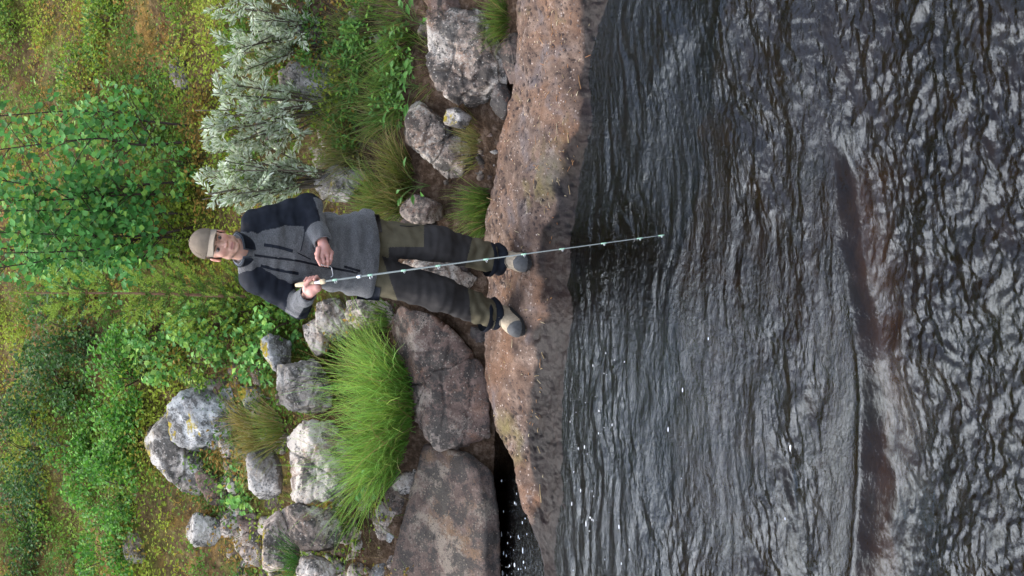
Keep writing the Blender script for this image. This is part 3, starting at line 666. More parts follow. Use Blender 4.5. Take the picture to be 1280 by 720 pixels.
# ---- leafy bushes
def bush(name, label, px, py, rx, ry, h, n, leaf, cols, lift=.0, Y=None, group=None, mat=None, gaps=.25, nst=9, cat='shrub', wide=.6):
    base = hit(px, py) if Y is None else P(px, py, Y)
    base = np.array([base[0], base[1], float(G(base[0], base[1]))])
    root = empty(name, base); tag(root, label, cat, group)
    q = rnd3(n * 3); q[:, 2] = np.abs(q[:, 2]); rad = vr.random(len(q)) ** .45
    pos = q * rad[:, None] * np.array([rx, ry, h]); pos[:, 2] += .04 + lift
    s = _seed[0] = _seed[0] + 1
    g = fbm(pos * (1.1 / max(rx, .1)) * np.array([1.6, 1.6, 1.6]) + s * 5.1, 3); keep = np.argsort(-(g + vr.random(len(g)) * gaps))[:n]
    pos = pos[keep]; d = norm(q[keep] * np.array([1, 1, .5]) + vr.normal(size=(n, 3)) * .6); up = vr.normal(size=(n, 3)) * .5 + np.array([0, -.4, 1.])
    ci = vr.integers(0, len(cols), n); col = np.asarray(cols)[ci] * vr.uniform(.7, 1.3, (n, 1))
    a = Acc(); leaves(a, pos, d, up, leaf * vr.uniform(.6, 1.2, n), leaf * wide * vr.uniform(.8, 1.2, n), col, simple=leaf < .03)
    a.build('foliage', mat or M_LEAF, root, smooth=False)['kind'] = 'stuff'
    t = Acc()
    for k in range(nst):
        e = pos[vr.integers(0, n)] * .95; m = e * np.array([.35, .35, .55]) + vr.normal(size=3) * .02
        V, F = tube(spline([[0, 0, -.03], m, e], 8), np.linspace(.006, .002, 8), 5); t.add(V, F, (.07, .045, .03))
    t.build('stems', M_BARK, root)
    return root
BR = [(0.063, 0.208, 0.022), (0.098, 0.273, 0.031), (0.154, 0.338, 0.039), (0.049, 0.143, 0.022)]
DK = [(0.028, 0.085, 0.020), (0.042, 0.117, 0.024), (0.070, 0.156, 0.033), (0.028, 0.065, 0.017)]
YG = [(0.168, 0.260, 0.028), (0.238, 0.325, 0.035), (0.112, 0.208, 0.022)]
for (px, py, rx, h, n, lab) in [(178, 470, .40, .36, 1500, 'bright green bush behind the tip of the moss streaked boulder'), (176, 536, .36, .34, 1400, 'bright green bush just above the slanted grey slab'),
                                (170, 610, .42, .36, 1500, 'bright green bush below the frame\'s dark corner scrub'), (164, 690, .40, .34, 1400, 'bright green bush nearest the frame edge above the pale little rock'),
                                (120, 560, .45, .34, 1500, 'tall bright green bush standing behind the row of bushes')]:
    bush('leafy_bush', lab, px, py, rx, .30, h, n, .034, BR, group='bright green bushes on the slope')
for (px, py, rx, h, n, lab) in [(120, 420, .40, .55, 1300, 'dark green bush beside the spruce top'), (96, 486, .45, .5, 1300, 'dark green bush between spruce and bright bushes'),
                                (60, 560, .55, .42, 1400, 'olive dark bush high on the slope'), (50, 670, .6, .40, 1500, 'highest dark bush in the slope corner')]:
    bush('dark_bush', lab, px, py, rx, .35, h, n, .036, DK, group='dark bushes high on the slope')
for (px, py, rx, h, n, lab) in [(150, 30, .5, .22, 1100, 'yellow green low bush at the far end of the slope'), (120, 110, .5, .24, 1100, 'yellow green low bush below the brown path'), (200, 170, .4, .22, 900, 'low green bush in front of the saplings\' outer stems'),
                                (20, 40, .6, .25, 900, 'low olive bush above the brown path'), (230, 300, .30, .22, 600, 'low green bush under the sapling stems'), (262, 420, .36, .22, 800, 'low yellow green bush under the spruce'),
                                (200, 410, .34, .24, 800, 'round leaved pale bush beside the spruce stem'), (330, 396, .25, .16, 500, 'low green plants by the angler\'s right shoulder')]:
    bush('low_bush', lab, px, py, rx, .26, h, n, .030, YG + [(.06, .14, .03)], group='low bushes on the slope')

for (px, py, Y_, rx, h, n, lab) in [(470, 30, 8.42, .22, .18, 520, 'leafy green plants in the tall bank grass'), (452, 84, 8.55, .20, .16, 420, 'leafy green plants below the large grey rock'), (484, 130, 8.33, .18, .16, 420, 'leafy green plants over the short grey root'),
                                (430, 150, 8.66, .22, .15, 420, 'leafy plants at the foot of the middle willow'), (500, 60, 8.24, .16, .14, 360, 'leafy plants at the edge of the dark soil hollow'), (410, 60, 8.78, .2, .16, 380, 'leafy plants at the foot of the willow nearest the frame edge')]:
    bush('bank_plant', lab, px, py, rx, .14, h, n, .036, [(.10, .22, .04), (.15, .28, .05), (.07, .17, .04)], Y=Y_, group='leafy plants on the bank', cat='plant', wide=.42, nst=14)
for (px, py, Y_, rx, h, n, lab) in [(230, 408, 9.6, .26, .40, 420, 'broad leaved seedlings beside the young spruce'), (262, 440, 9.3, .22, .26, 300, 'broad leaved seedlings above the mossy yellow stone'), (186, 436, 10.1, .26, .36, 360, 'broad leaved seedlings between spruce and moss streaked boulder'), (300, 400, 9.15, .2, .26, 260, 'broad leaved seedlings by the angler\'s right arm'),
                                (226, 210, 10.0, .22, .30, 260, 'broad leaved seedlings under the outer birches'), (120, 150, 11.0, .3, .40, 300, 'broad leaved seedlings high by the sparse birch'), (250, 612, 9.6, .16, .18, 160, 'little leafy plant growing on the slanted slab')]:
    bush('broadleaf_seedling', lab, px, py, rx, .18, h, n, .046, [(.12, .30, .07), (.18, .38, .08), (.08, .22, .05), (.26, .42, .08)], Y=Y_, group='broad leaved seedlings on the slope', cat='plant', wide=.75, nst=12)
# ---- birch saplings behind the angler
def sapling(label, px, py, top_py, n, seed):
    r_ = np.random.default_rng(seed); b0 = hit(px, py); Yb = b0[1]; root = empty('birch_sapling', b0); tag(root, label, 'tree', 'birch saplings behind the angler')
    top = P(-40 + r_.uniform(-40, 40), top_py, Yb + r_.uniform(-.1, .2)) - b0
    mid = top * .5 + r_.normal(size=3) * .05; st = spline([[0, 0, -.05], mid * .5 + r_.normal(size=3) * .02, mid, top], 26)
    t = Acc(); V, F = tube(st, np.linspace(.010, .003, 26), 6); t.add(V, F, (.05, .035, .028))
    a = Acc(); nt_ = 22; pp = []; dd = []
    for k in range(nt_):
        f = .22 + .78 * (k + r_.random()) / nt_; i0 = int(f * 25); p0 = st[i0]; an = r_.uniform(0, 2 * math.pi)
        ln = r_.uniform(.18, .38) * (1.15 - f * .6); dr = np.array([math.cos(an), math.sin(an) * .8, .55 + .3 * r_.random()])
        tw = spline([p0, p0 + dr * ln * .5, p0 + dr * ln + np.array([0, 0, -.02])], 10); V, F = tube(tw, np.linspace(.004, .0015, 10), 4); t.add(V, F, (.06, .04, .03))
        m = int(n * 1.7) // nt_; ii = r_.integers(2, 10, m); off = r_.normal(size=(m, 3)) * .030; pp.append(tw[ii] + off); dd.append(norm(dr[None] * .6 + off * 25 + np.array([0, 0, -.35]) + r_.normal(size=(m, 3)) * .4))
    pp = np.concatenate(pp); dd = np.concatenate(dd); m = len(pp)
    c = np.array([(.075, .25, .05), (.10, .30, .07), (.15, .36, .09), (.05, .17, .04), (.22, .38, .065)])[r_.integers(0, 5, m)] * r_.uniform(.75, 1.25, (m, 1))
    leaves(a, pp, dd, r_.normal(size=(m, 3)) * .45 + np.array([0, -.75, .7]), r_.uniform(.035, .058, m), r_.uniform(.030, .048, m), c, fold=.08, droop=.08)
    t.build('trunk', M_BARK, root); a.build('crown', M_LEAF, root, smooth=False)['kind'] = 'stuff'
for k, (px, py, ty, n, lab) in enumerate([(238, 158, 150, 170, 'birch sapling standing farthest from the spruce'), (240, 176, 190, 200, 'thin birch sapling second from the sparse outer end'), (236, 226, 215, 300, 'birch sapling rising straight above the willow tip'),
                                          (240, 243, 250, 320, 'birch sapling close beside the one above the willow'), (244, 268, 265, 340, 'birch sapling rising behind the cap\'s near edge'), (246, 281, 290, 340, 'birch sapling directly above the angler\'s cap'),
                                          (248, 296, 318, 340, 'birch sapling leaning from the cap towards the spruce'), (226, 322, 345, 320, 'slanted birch sapling nearest the spruce'), (190, 262, 235, 300, 'smaller birch sapling set back behind the dense stems'), (180, 335, 300, 300, 'smaller birch sapling set back by the spruce')]):
    sapling(lab, px, py, ty, n, 400 + k)

# ---- young spruce
def spruce(label, px, py, top, H, seed, nW=11):
    r_ = np.random.default_rng(seed); b0 = hit(px, py); root = empty('young_spruce', b0); tag(root, label, 'tree')
    tp = P(*top, b0[1] + .05) - b0; st = spline([[0, 0, -.05], tp * .5 + np.array([.01, 0, 0]), tp], 40)
    t = Acc(); V, F = tube(st, np.linspace(.014, .004, 40), 6); t.add(V, F, (.20, .11, .065)); a = Acc()
    ps, ds, cs = [], [], []
    def shoot(p0, dr, ln, fresh):
        m = int(ln * 420); f = r_.random(m); an = r_.uniform(0, 2 * math.pi, m); dr = norm(dr); u = norm(np.cross(dr, [.2, .1, .95])); v = np.cross(dr, u)
        ps.append(p0 + dr * (f * ln)[:, None]); ds.append(norm(dr[None] * .75 + u * np.cos(an)[:, None] + v * np.sin(an)[:, None]))
        cc = np.array([.26, .36, .05]) if fresh else np.array([.075, .15, .024]); cs.append(cc * r_.uniform(.7, 1.25, (m, 1)))
    for k in range(nW):
        f = .04 + .86 * k / nW; i0 = int(f * 39); p0 = st[i0]; ln = (.19 * (1 - f) ** .8 + .04); nb = 4
        if .52 < f < .62: continue
        for j in range(nb):
            an = j * 2 * math.pi / nb + r_.uniform(-.4, .4) + k; dr = norm(np.array([math.cos(an), math.sin(an), .42 + .25 * r_.random()])); l = ln * r_.uniform(.7, 1.1)
            br = spline([p0, p0 + dr * l * .55, p0 + dr * l + np.array([0, 0, .03])], 8); V, F = tube(br, np.linspace(.0045, .0015, 8), 4); t.add(V, F, (.16, .10, .04))
            shoot(p0 + dr * l * .2, dr, l * .6, False); shoot(br[-1], br[-1] - br[-3] + np.array([0, 0, .02]), .10 + .06 * r_.random(), True)
            for q in range(3):
                g = .3 + .2 * q; sd = norm(np.cross(dr, [0, 0, 1])) * (1 if q % 2 else -1); sp0 = br[int(g * 7)]; sdr = norm(dr * .8 + sd * .8 + np.array([0, 0, .25])); sl_ = l * (1 - g) * .8 + .03
                shoot(sp0, sdr, sl_, False); shoot(sp0 + sdr * sl_, sdr + np.array([0, 0, .25]), .07 + .06 * r_.random(), True)
    shoot(st[-3], st[-1] - st[-3], .25, True)
    ps, ds, cs = np.concatenate(ps), np.concatenate(ds), np.concatenate(cs)
    leaves(a, ps, ds, r_.normal(size=ps.shape), r_.uniform(.014, .024, len(ps)), .0058, cs, simple=True)
    t.build('trunk', M_BARK, root); a.build('crown', M_NEEDLE, root, smooth=False)['kind'] = 'stuff'
spruce('young spruce with yellow green fresh shoots behind the angler\'s shoulder', 330, 372, (30, 366), 1.4, 77)

# ---- silver willows
def willow(label, base_px, Y, targets, nl, seed):
    r_ = np.random.default_rng(seed); b0 = P(*base_px, Y); b0[2] = min(b0[2], float(G(b0[0], b0[1]))); root = empty('silver_willow', b0); tag(root, label, 'shrub', 'silver willows on the bank')
    t = Acc(); a = Acc(); ps, ds, cs = [], [], []
    for (tx, ty) in targets:
        e = P(tx + r_.uniform(-8, 8), ty + r_.uniform(-8, 8), Y + r_.uniform(-.18, .12)) - b0
        st = spline([np.array([r_.uniform(-.05, .05), r_.uniform(-.04, .04), -.03]), e * np.array([.35, .4, .45]) + r_.normal(size=3) * .04, e], 18)
        V, F = tube(st, np.linspace(.007, .0025, 18), 5); t.add(V, F, np.array([.10, .08, .06]) * r_.uniform(.6, 1.3))
        for q in range(6):
            g = .55 + .45 * r_.random(); p0 = st[min(17, int(g * 17))]; ax_ = norm(st[-1] - st[-4]); dr = norm(ax_ * .8 + r_.normal(size=3) * .65 + np.array([0, 0, .35])); ln = r_.uniform(.07, .15)
            tw = spline([p0, p0 + dr * ln * .6, p0 + dr * ln], 6); V, F = tube(tw, np.linspace(.003, .0012, 6), 4); t.add(V, F, (.12, .10, .06))
            m = nl; f = r_.random(m) ** .6; an = r_.uniform(0, 6.28, m); u = norm(np.cross(dr, [.3, .2, .9])); v = np.cross(dr, u); rd = u * np.cos(an)[:, None] + v * np.sin(an)[:, None]
            ps.append(p0 + dr * (f * ln)[:, None] + rd * .004); ds.append(norm(dr[None] * (.5 + .9 * f[:, None]) + rd * .8))
            cs.append(np.array([(.56, .60, .43), (.46, .52, .34), (.66, .69, .55), (.30, .38, .19)])[r_.integers(0, 4, m)] * r_.uniform(.75, 1.15, (m, 1)))
    ps, ds, cs = np.concatenate(ps), np.concatenate(ds), np.concatenate(cs); m = len(ps)
    leaves(a, ps, ds, r_.normal(size=(m, 3)) * .4 + np.array([0, -.4, .9]), r_.uniform(.026, .046, m), r_.uniform(.008, .012, m), cs, fold=.2, droop=.06)
    t.build('stems', M_BARK, root); a.build('foliage', M_SILVER, root, smooth=False)['kind'] = 'stuff'
willow('silver leaved willow bush just behind the angler\'s shoulder', (440, 225), 8.72, [(252, 240), (262, 262), (276, 225), (290, 250), (300, 222), (300, 268), (275, 205), (316, 235), (262, 215), (246, 226), (310, 205), (330, 250), (285, 238), (268, 248), (340, 225), (335, 205), (322, 258), (295, 196), (320, 180), (256, 254)], 42, 501)
willow('silver leaved willow bush between the other two willows', (440, 130), 8.80, [(250, 140), (268, 120), (285, 150), (275, 165), (258, 178), (300, 125), (290, 95), (310, 165), (262, 148), (280, 185), (300, 180), (330, 150), (322, 120), (270, 190), (316, 100), (335, 180), (252, 165), (285, 110)], 42, 502)
willow('silver leaved willow bush nearest the frame edge', (440, 40), 8.85, [(282, 20), (296, 38), (306, 8), (290, 60), (312, 55), (290, -6), (276, 2), (322, 28), (298, 74), (310, 84), (320, -10), (335, 15), (300, 95), (330, 70), (270, 45), (284, 78), (345, 45)], 42, 503)

# ---- grass tussocks
def tussock(label, roots, Y, n, L, W, fan, bend, c0, c1, name='grass_tussock', back=.12, group=None, straw=.06):
    """roots: picture points of the root line at distance Y"""
    rp = np.array([P(x, y, Y) for x, y in roots]); c = rp.mean(0); base = np.array([c[0], c[1], min(rp[:, 2].min(), c[2])]); root = empty(name, base); tag(root, label, 'grass', group)
    t = vr.random(n) * (len(rp) - 1); i = t.astype(int); f = (t - i)[:, None]
    b0 = rp[np.minimum(i, len(rp) - 1)] * (1 - f) + rp[np.minimum(i + 1, len(rp) - 1)] * f; b0 = b0 + np.stack([vr.normal(size=n) * .03, vr.random(n) * back, vr.normal(size=n) * .012 - .02], 1)
    out = (b0 - c) / (np.abs(b0 - c).max(0) + 1e-6); d = np.stack([out[:, 0] * fan + vr.normal(size=n) * .18 - .05, (out[:, 1] - .3) * fan * .8 + vr.normal(size=n) * .2, np.full(n, 1.0)], 1)
    nc = max(3, n // 70); cl = vr.integers(0, nc, n); d = d + (vr.normal(size=(nc, 3)) * np.array([.30, .30, .12]))[cl]
    L = L * (vr.uniform(.65, 1.2, nc))[cl]; bend = bend * (vr.uniform(.6, 1.5, nc))[cl]
    cc0, cc1 = jit(c0, n), jit(c1, n, .25, .15); hc = vr.uniform(.8, 1.2, (nc, 1))[cl]; cc0, cc1 = cc0 * hc, cc1 * hc; sw = (vr.random(n) < straw)[:, None]
    cc0 = np.where(sw, jit((.20, .15, .06), n), cc0); cc1 = np.where(sw, jit((.36, .28, .12), n), cc1)
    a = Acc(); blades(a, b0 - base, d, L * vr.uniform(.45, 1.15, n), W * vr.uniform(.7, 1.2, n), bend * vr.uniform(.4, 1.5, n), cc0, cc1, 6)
    a.build('blades', M_BLADE, root)['kind'] = 'stuff'
    return root
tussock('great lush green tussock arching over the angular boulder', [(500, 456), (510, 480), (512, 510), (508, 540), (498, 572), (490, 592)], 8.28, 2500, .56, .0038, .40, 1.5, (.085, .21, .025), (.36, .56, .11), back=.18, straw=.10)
tussock('small green tuft at the angler\'s right hip', [(480, 392), (486, 402), (480, 412)], 8.4, 130, .20, .004, .5, 1.0, (.06, .12, .02), (.17, .27, .05), name='grass_tuft')
tussock('grass tuft in front of the pebbles beside the left boot', [(606, 244), (610, 262), (606, 284)], 7.92, 380, .24, .0042, .4, .8, (.07, .13, .02), (.17, .27, .05), name='grass_tuft', back=.06)
tussock('yellowing grass patch beside the angler\'s left hip', [(508, 196), (512, 220), (508, 250), (500, 268)], 8.3, 800, .34, .0042, .5, 1.0, (.09, .12, .025), (.24, .27, .06), straw=.3)
tussock('green grass patch above the lichen spotted boulder', [(500, 96), (504, 120), (500, 150)], 8.28, 480, .28, .0042, .6, 1.1, (.06, .12, .02), (.18, .28, .06), straw=.14)
tussock('tall green grass at the end of the willow bank', [(512, -10), (520, 20), (520, 44), (508, 70)], 8.22, 800, .34, .0044, .6, 1.1, (.06, .13, .02), (.17, .28, .05), straw=.14)
tussock('pale green grass among the willow stems', [(450, 30), (456, 60), (450, 100), (446, 130)], 8.55, 650, .28, .0040, .6, 1.2, (.07, .12, .02), (.20, .28, .07), straw=.25)
tussock('dry grass clump under the silver willow', [(440, 160), (446, 190), (438, 215)], 8.6, 520, .30, .0038, .6, 1.1, (.09, .11, .03), (.25, .25, .08), straw=.4)
tussock('small grass tuft topping the big pale boulder', [(560, 10), (572, 26), (566, 40)], 7.98, 260, .20, .0035, .6, 1.3, (.08, .12, .02), (.20, .25, .05), name='grass_tuft', straw=.3)
tussock('grass tuft at the foot of the big pale boulder', [(628, 6), (632, 22), (628, 40)], 7.62, 300, .20, .0038, .6, 1.0, (.07, .12, .02), (.17, .25, .05), name='grass_tuft', back=.05)
tussock('thin yellow grass between boulder and pebbles', [(590, 150), (596, 176), (590, 200)], 7.86, 240, .17, .0032, .7, 1.0, (.11, .12, .03), (.26, .25, .07), name='grass_tuft', straw=.4, back=.06)
tussock('golden grass fringe along the mossy rubble', [(300, 520), (318, 545), (330, 570), (340, 600)], 9.0, 520, .20, .0036, .6, 1.6, (.12, .10, .02), (.27, .21, .05), name='grass_tuft', straw=.4)
tussock('bent straw grass above the mossy stone', [(340, 520), (352, 540), (344, 560)], 8.85, 260, .24, .0036, .8, 1.5, (.10, .12, .02), (.24, .26, .06), name='grass_tuft', straw=.3)
tussock('little green tuft in the rubble hollow', [(430, 638), (438, 652), (432, 664)], 8.45, 160, .16, .0036, .7, 1.2, (.05, .11, .02), (.12, .22, .04), name='grass_tuft')
tussock('fern green tuft at the edge of the rubble', [(364, 690), (372, 702), (366, 714)], 8.55, 200, .18, .0045, .8, 1.0, (.04, .11, .02), (.10, .24, .04), name='grass_tuft')
for k, (rt_, Y_, n_g, lab_) in enumerate([([(470, 10), (474, 40), (470, 76)], 8.42, 700, 'bank grass between the tall grass and the willow stems'), ([(474, 100), (478, 130), (474, 160)], 8.40, 600, 'bank grass above the short grey root'),
        ([(420, 96), (424, 120), (420, 150)], 8.72, 480, 'bank grass below the large grey rock'), ([(544, 60), (552, 84), (548, 110)], 8.12, 260, 'thin bank grass hanging over the big pale boulder'),
        ([(470, 230), (476, 250), (470, 270)], 8.42, 420, 'straw coloured grass touching the angler\'s sleeve'), ([(470, 420), (478, 440), (470, 460)], 8.45, 360, 'green grass joining the tussock to the pale stones')]):
    tussock(lab_, rt_, Y_, int(n_g * .6), .26, .0042, .8, 1.5, (.07, .12, .02), (.20, .29, .06), straw=.2)
# ---- broad-leaved herbs on the bank, each leaf its own piece
def herb(label, px, py, Y, n, L, seed):
    r_ = np.random.default_rng(seed); b0 = P(px, py, Y); root = empty('broad_leaved_herb', b0); tag(root, label, 'plant', 'broad leaved herbs on the bank')
    t = Acc()
    for k in range(n):
        an = r_.uniform(0, 6.28); e = np.array([math.cos(an) * .09, math.sin(an) * .05 - .03, .03 + .14 * r_.random()]) * r_.uniform(.5, 1.2)
        V, F = tube(spline([[0, 0, -.02], e * np.array([.3, .3, .6]), e], 7), .0016, 4); t.add(V, F, (.09, .15, .04))
        a = Acc(); d = norm(np.array([[math.cos(an), math.sin(an) - .4, .25]]))
        leaves(a, e[None], d, np.array([[0, -.5, 1.]]) + r_.normal(size=(1, 3)) * .3, L * r_.uniform(.7, 1.2), L * .42, np.array([.07, .18, .035]) * r_.uniform(.75, 1.3), fold=.12, droop=.2)
        a.build('leaf', M_LEAF, root, smooth=False)
    t.build('stems', M_BARK, root)
for k, (px, py, Y, n, L, lab) in enumerate([(516, 84, 8.14, 8, .065, 'broad leaved herb hanging over the dark soil hollow'), (520, 108, 8.12, 9, .075, 'broad leaved herb above the pale curved root'), (492, 100, 8.25, 8, .06, 'broad leaved herb in the grass above the hollow'),
                                            (504, 128, 8.15, 7, .055, 'small broad leaved herb beside the long root'), (534, 232, 8.05, 6, .06, 'broad leaved herb beside the small brown stone'), (474, 598, 8.25, 9, .05, 'leafy herb at the lower edge of the great tussock'),
                                            (528, 30, 8.06, 7, .07, 'broad leaved herb at the brown rock face')]):
    herb(lab, px, py, Y, n, L, 700 + k)
# ---- dead branches and roots
def stick(label, pts, r0, r1, col=(.34, .29, .24), name='dead_branch', cat='branch', twigs=0):
    p3 = np.array([P(x, y, Y) for x, y, Y in pts]); base = p3[0]; root_pts = spline(p3 - base, 26); a = Acc()
    root_pts = root_pts + .006 * np.stack([fbm(root_pts * 9 + k * 7.7, 2) for k in range(3)], 1)
    V, F = tube(root_pts, np.linspace(r0, r1, 26) * (1 + .12 * vr.normal(size=26)), 7); a.add(V, F, col)
    for k in range(twigs):
        i = vr.integers(6, 24); d = norm(root_pts[i + 1] - root_pts[i - 1] + vr.normal(size=3) * .8); l = vr.uniform(.06, .2)
        V, F = tube(spline([root_pts[i], root_pts[i] + d * l * .5, root_pts[i] + d * l + vr.normal(size=3) * .02], 8), np.linspace(r1, r1 * .4, 8), 5); a.add(V, F, col)
    return tag(a.build(name, M_BARK, loc=base), label, cat)
stick('pale curved root hanging beside the big pale boulder', [(514, 84, 8.06), (522, 104, 7.98), (532, 112, 7.92), (538, 126, 7.9)], .008, .010, (.45, .38, .32), 'tree_root', 'root')
stick('long grey root reaching down past the lichen spotted boulder', [(474, 122, 8.22), (488, 146, 8.08), (498, 172, 7.98), (506, 200, 7.94), (510, 238, 7.98)], .007, .005, (.30, .25, .22), 'tree_root', 'root', 2)
stick('short grey root lying above the long one', [(462, 148, 8.28), (474, 176, 8.16), (486, 206, 8.1)], .006, .004, (.28, .24, .21), 'tree_root', 'root', 2)
stick('bare pale branch crossing the large grey rock', [(312, 102, 8.8), (340, 84, 8.7), (374, 66, 8.62), (400, 48, 8.6)], .006, .003, (.40, .36, .30), twigs=3)
stick('dark bare branch slanting through the willows', [(330, 0, 8.6), (360, 14, 8.5), (388, 38, 8.45), (412, 68, 8.42)], .005, .003, (.20, .16, .13), twigs=3)
stick('grey branch curving out of the dry grass', [(336, 214, 8.62), (362, 198, 8.5), (386, 186, 8.45), (400, 164, 8.45)], .006, .003, (.25, .21, .18), twigs=3)
stick('forked pale twig bent over the small grey stone', [(190, 98, 9.9), (206, 102, 9.85), (224, 88, 9.8), (230, 60, 9.8), (216, 44, 9.85)], .006, .003, (.40, .34, .27), twigs=2)
stick('short pale twig lying high on the slope', [(98, 8, 11.2), (114, 12, 11.15), (130, 6, 11.2)], .006, .003, (.42, .38, .34), twigs=4)
stick('dry twig below the sapling leaves', [(122, 144, 10.4), (128, 128, 10.35), (134, 118, 10.4)], .004, .002, (.40, .36, .30), twigs=4)
stick('white twig stub beside the mossy yellow stone', [(262, 406, 9.3), (272, 426, 9.25), (258, 438, 9.25)], .006, .004, (.48, .44, .40))
stick('thin straw stem dangling from the tussock root', [(508, 560, 8.12), (520, 540, 8.05), (514, 600, 8.05), (508, 620, 8.05)], .003, .002, (.30, .22, .13))
stick('thin stick lying along the back of the ledge', [(634, 44, 7.56), (650, 62, 7.50), (656, 80, 7.48), (652, 92, 7.5)], .005, .003, (.30, .24, .18), twigs=1)

# ---- the wood higher up the hill, which the river mirrors
a = Acc(); fr = np.random.default_rng(61); tk = Acc()
for k in range(46):
    x0, y0 = fr.uniform(-20, 20), fr.uniform(18.5, 33); z0 = float(G(np.array([x0]), np.array([y0]))[0]); h = fr.uniform(4, 7); m = 420
    f = fr.random(m) ** .75; an = fr.uniform(0, 6.28, m); r_ = (1 - f) * h * .20 * fr.uniform(.25, 1.05, m) + .08
    pos = np.stack([x0 + np.cos(an) * r_, y0 + np.sin(an) * r_, z0 + .5 + f * (h - .5)], 1); d = np.stack([np.cos(an), np.sin(an), np.full(m, -.25)], 1)
    leaves(a, pos, d, np.array([[0, 0, 1.]]) + fr.normal(size=(m, 3)) * .3, fr.uniform(.35, .75, m), fr.uniform(.2, .4, m), np.array([.035, .07, .022]) * fr.uniform(.6, 1.3, (m, 1)), simple=True)
    V, F = tube([[x0, y0, z0 - .3], [x0, y0, z0 + h * .5], [x0, y0, z0 + h]], [.12, .08, .02], 6); a.add(V, F, (.08, .06, .05))
tag(a.build('forest', M_NEEDLE, smooth=False), 'dark conifer wood up the hill beyond the frame', 'forest', kind='stuff')
# ------------------------------------------------------------------ the angler: surfaces grown from distance fields
def d_cone(p, a, b, ra, rb):
    a, b = np.asarray(a, float), np.asarray(b, float); ab = b - a
    t = np.clip(((p - a) @ ab) / (ab @ ab + 1e-12), 0, 1)
    return np.linalg.norm(p - a - t[:, None] * ab, axis=1) - (ra + (rb - ra) * t)
def d_ell(p, c, r, M=None):
    q = p - np.asarray(c, float)
    if M is not None: q = q @ M
    r = np.asarray(r, float); k0 = np.linalg.norm(q / r, axis=1); k1 = np.linalg.norm(q / (r * r), axis=1) + 1e-9
    return k0 * (k0 - 1) / k1
def smin(a, b, k):
    h = np.clip(.5 + .5 * (b - a) / k, 0, 1); return b + (a - b) * h - k * h * (1 - h)
def smax(a, b, k): return -smin(-a, -b, k)
def surf(f, lo, hi, h):
    """naive surface nets over a block-sparse grid"""
    lo = np.asarray(lo, float); B = 8; nb = np.ceil((np.asarray(hi) - lo) / (h * B)).astype(int); n = nb * B
    bi = np.stack(np.meshgrid(*[np.arange(k) for k in nb], indexing='ij'), -1).reshape(-1, 3)
    dc = f(lo + (bi * B + (B - 1) / 2) * h); g = np.empty(tuple(n), np.float32)
    g.reshape(nb[0], B, nb[1], B, nb[2], B)[:] = np.where(dc < 0, -1., 1.).reshape(nb[0], 1, nb[1], 1, nb[2], 1)
    act = bi[np.abs(dc) < B * h * 1.35]; off = np.stack(np.meshgrid(*[np.arange(B)] * 3, indexing='ij'), -1).reshape(-1, 3)
    idx = (act[:, None] * B + off[None]).reshape(-1, 3)
    for s in range(0, len(idx), 400000):
        k = idx[s:s + 400000]; g[k[:, 0], k[:, 1], k[:, 2]] = f(lo + k * h)
    g[0], g[-1], g[:, 0], g[:, -1], g[:, :, 0], g[:, :, -1] = 1, 1, 1, 1, 1, 1
    ins = g < 0; cnt = np.zeros(tuple(n - 1), np.int8); cs = [(i, j, k) for i in (0, 1) for j in (0, 1) for k in (0, 1)]
    sl = lambda c: tuple(slice(q, m - 1 + q) for q, m in zip(c, n))
    for c in cs: cnt += ins[sl(c)]
    cells = np.argwhere((cnt > 0) & (cnt < 8)); cid = np.full(tuple(n - 1), -1, np.int64); cid[tuple(cells.T)] = np.arange(len(cells))
    acc = np.zeros((len(cells), 3)); num = np.zeros(len(cells))
    for a in cs:
        for ax_ in range(3):
            if a[ax_]: continue
            b_ = list(a); b_[ax_] = 1; ia, ib = cells + a, cells + b_; va, vb = g[tuple(ia.T)], g[tuple(ib.T)]
            m = (va < 0) != (vb < 0); t = np.where(m, va / np.where(va == vb, 1, va - vb), 0)
            q = np.array(a, float)[None].repeat(len(cells), 0); q[:, ax_] += t; acc[m] += q[m]; num[m] += 1
    V = lo + (cells + acc / num[:, None]) * h; F = []
    for ax_ in range(3):
        u, v = (ax_ + 1) % 3, (ax_ + 2) % 3
        s0 = [slice(1, m - 1) for m in n]; s1 = [slice(1, m - 1) for m in n]; s0[ax_] = slice(0, n[ax_] - 1); s1[ax_] = slice(1, n[ax_])
        A, Bq = ins[tuple(s0)], ins[tuple(s1)]
        for flip, mask in ((0, A & ~Bq), (1, ~A & Bq)):
            e = np.argwhere(mask); 
            if not len(e): continue
            o_ = np.ones(3, int); o_[ax_] = 0; e = e + o_; du = np.zeros(3, int); du[u] = 1; dv = np.zeros(3, int); dv[v] = 1
            q = [cid[tuple((e - du - dv).T)], cid[tuple((e - dv).T)], cid[tuple(e.T)], cid[tuple((e - du).T)]]
            q = np.stack(q if not flip else q[::-1], 1); F.append(q[(q >= 0).all(1)])
    return V, np.concatenate(F)
def split_build(V, F, lab, specs, parent_of):
    """one mesh per region of a garment; specs {id: (name, material, parent key)}"""
    made = {}
    for k, (name, mat, pk) in specs.items():
        f = F[lab == k]
        if not len(f): continue
        u, inv = np.unique(f, return_inverse=True); made[k] = mk(name, V[u], inv.reshape(f.shape), mat, parent_of(pk, made), loc=None)
    return made
def relax(V, F, it=2):
    for _ in range(it):
        s = np.zeros_like(V); c = np.zeros(len(V))
        for a, b_ in ((0, 1), (1, 2), (2, 3), (3, 0)):
            np.add.at(s, F[:, a], V[F[:, b_]]); np.add.at(s, F[:, b_], V[F[:, a]]); np.add.at(c, F[:, a], 1); np.add.at(c, F[:, b_], 1)
        V = V * .5 + .5 * s / c[:, None]
    return V
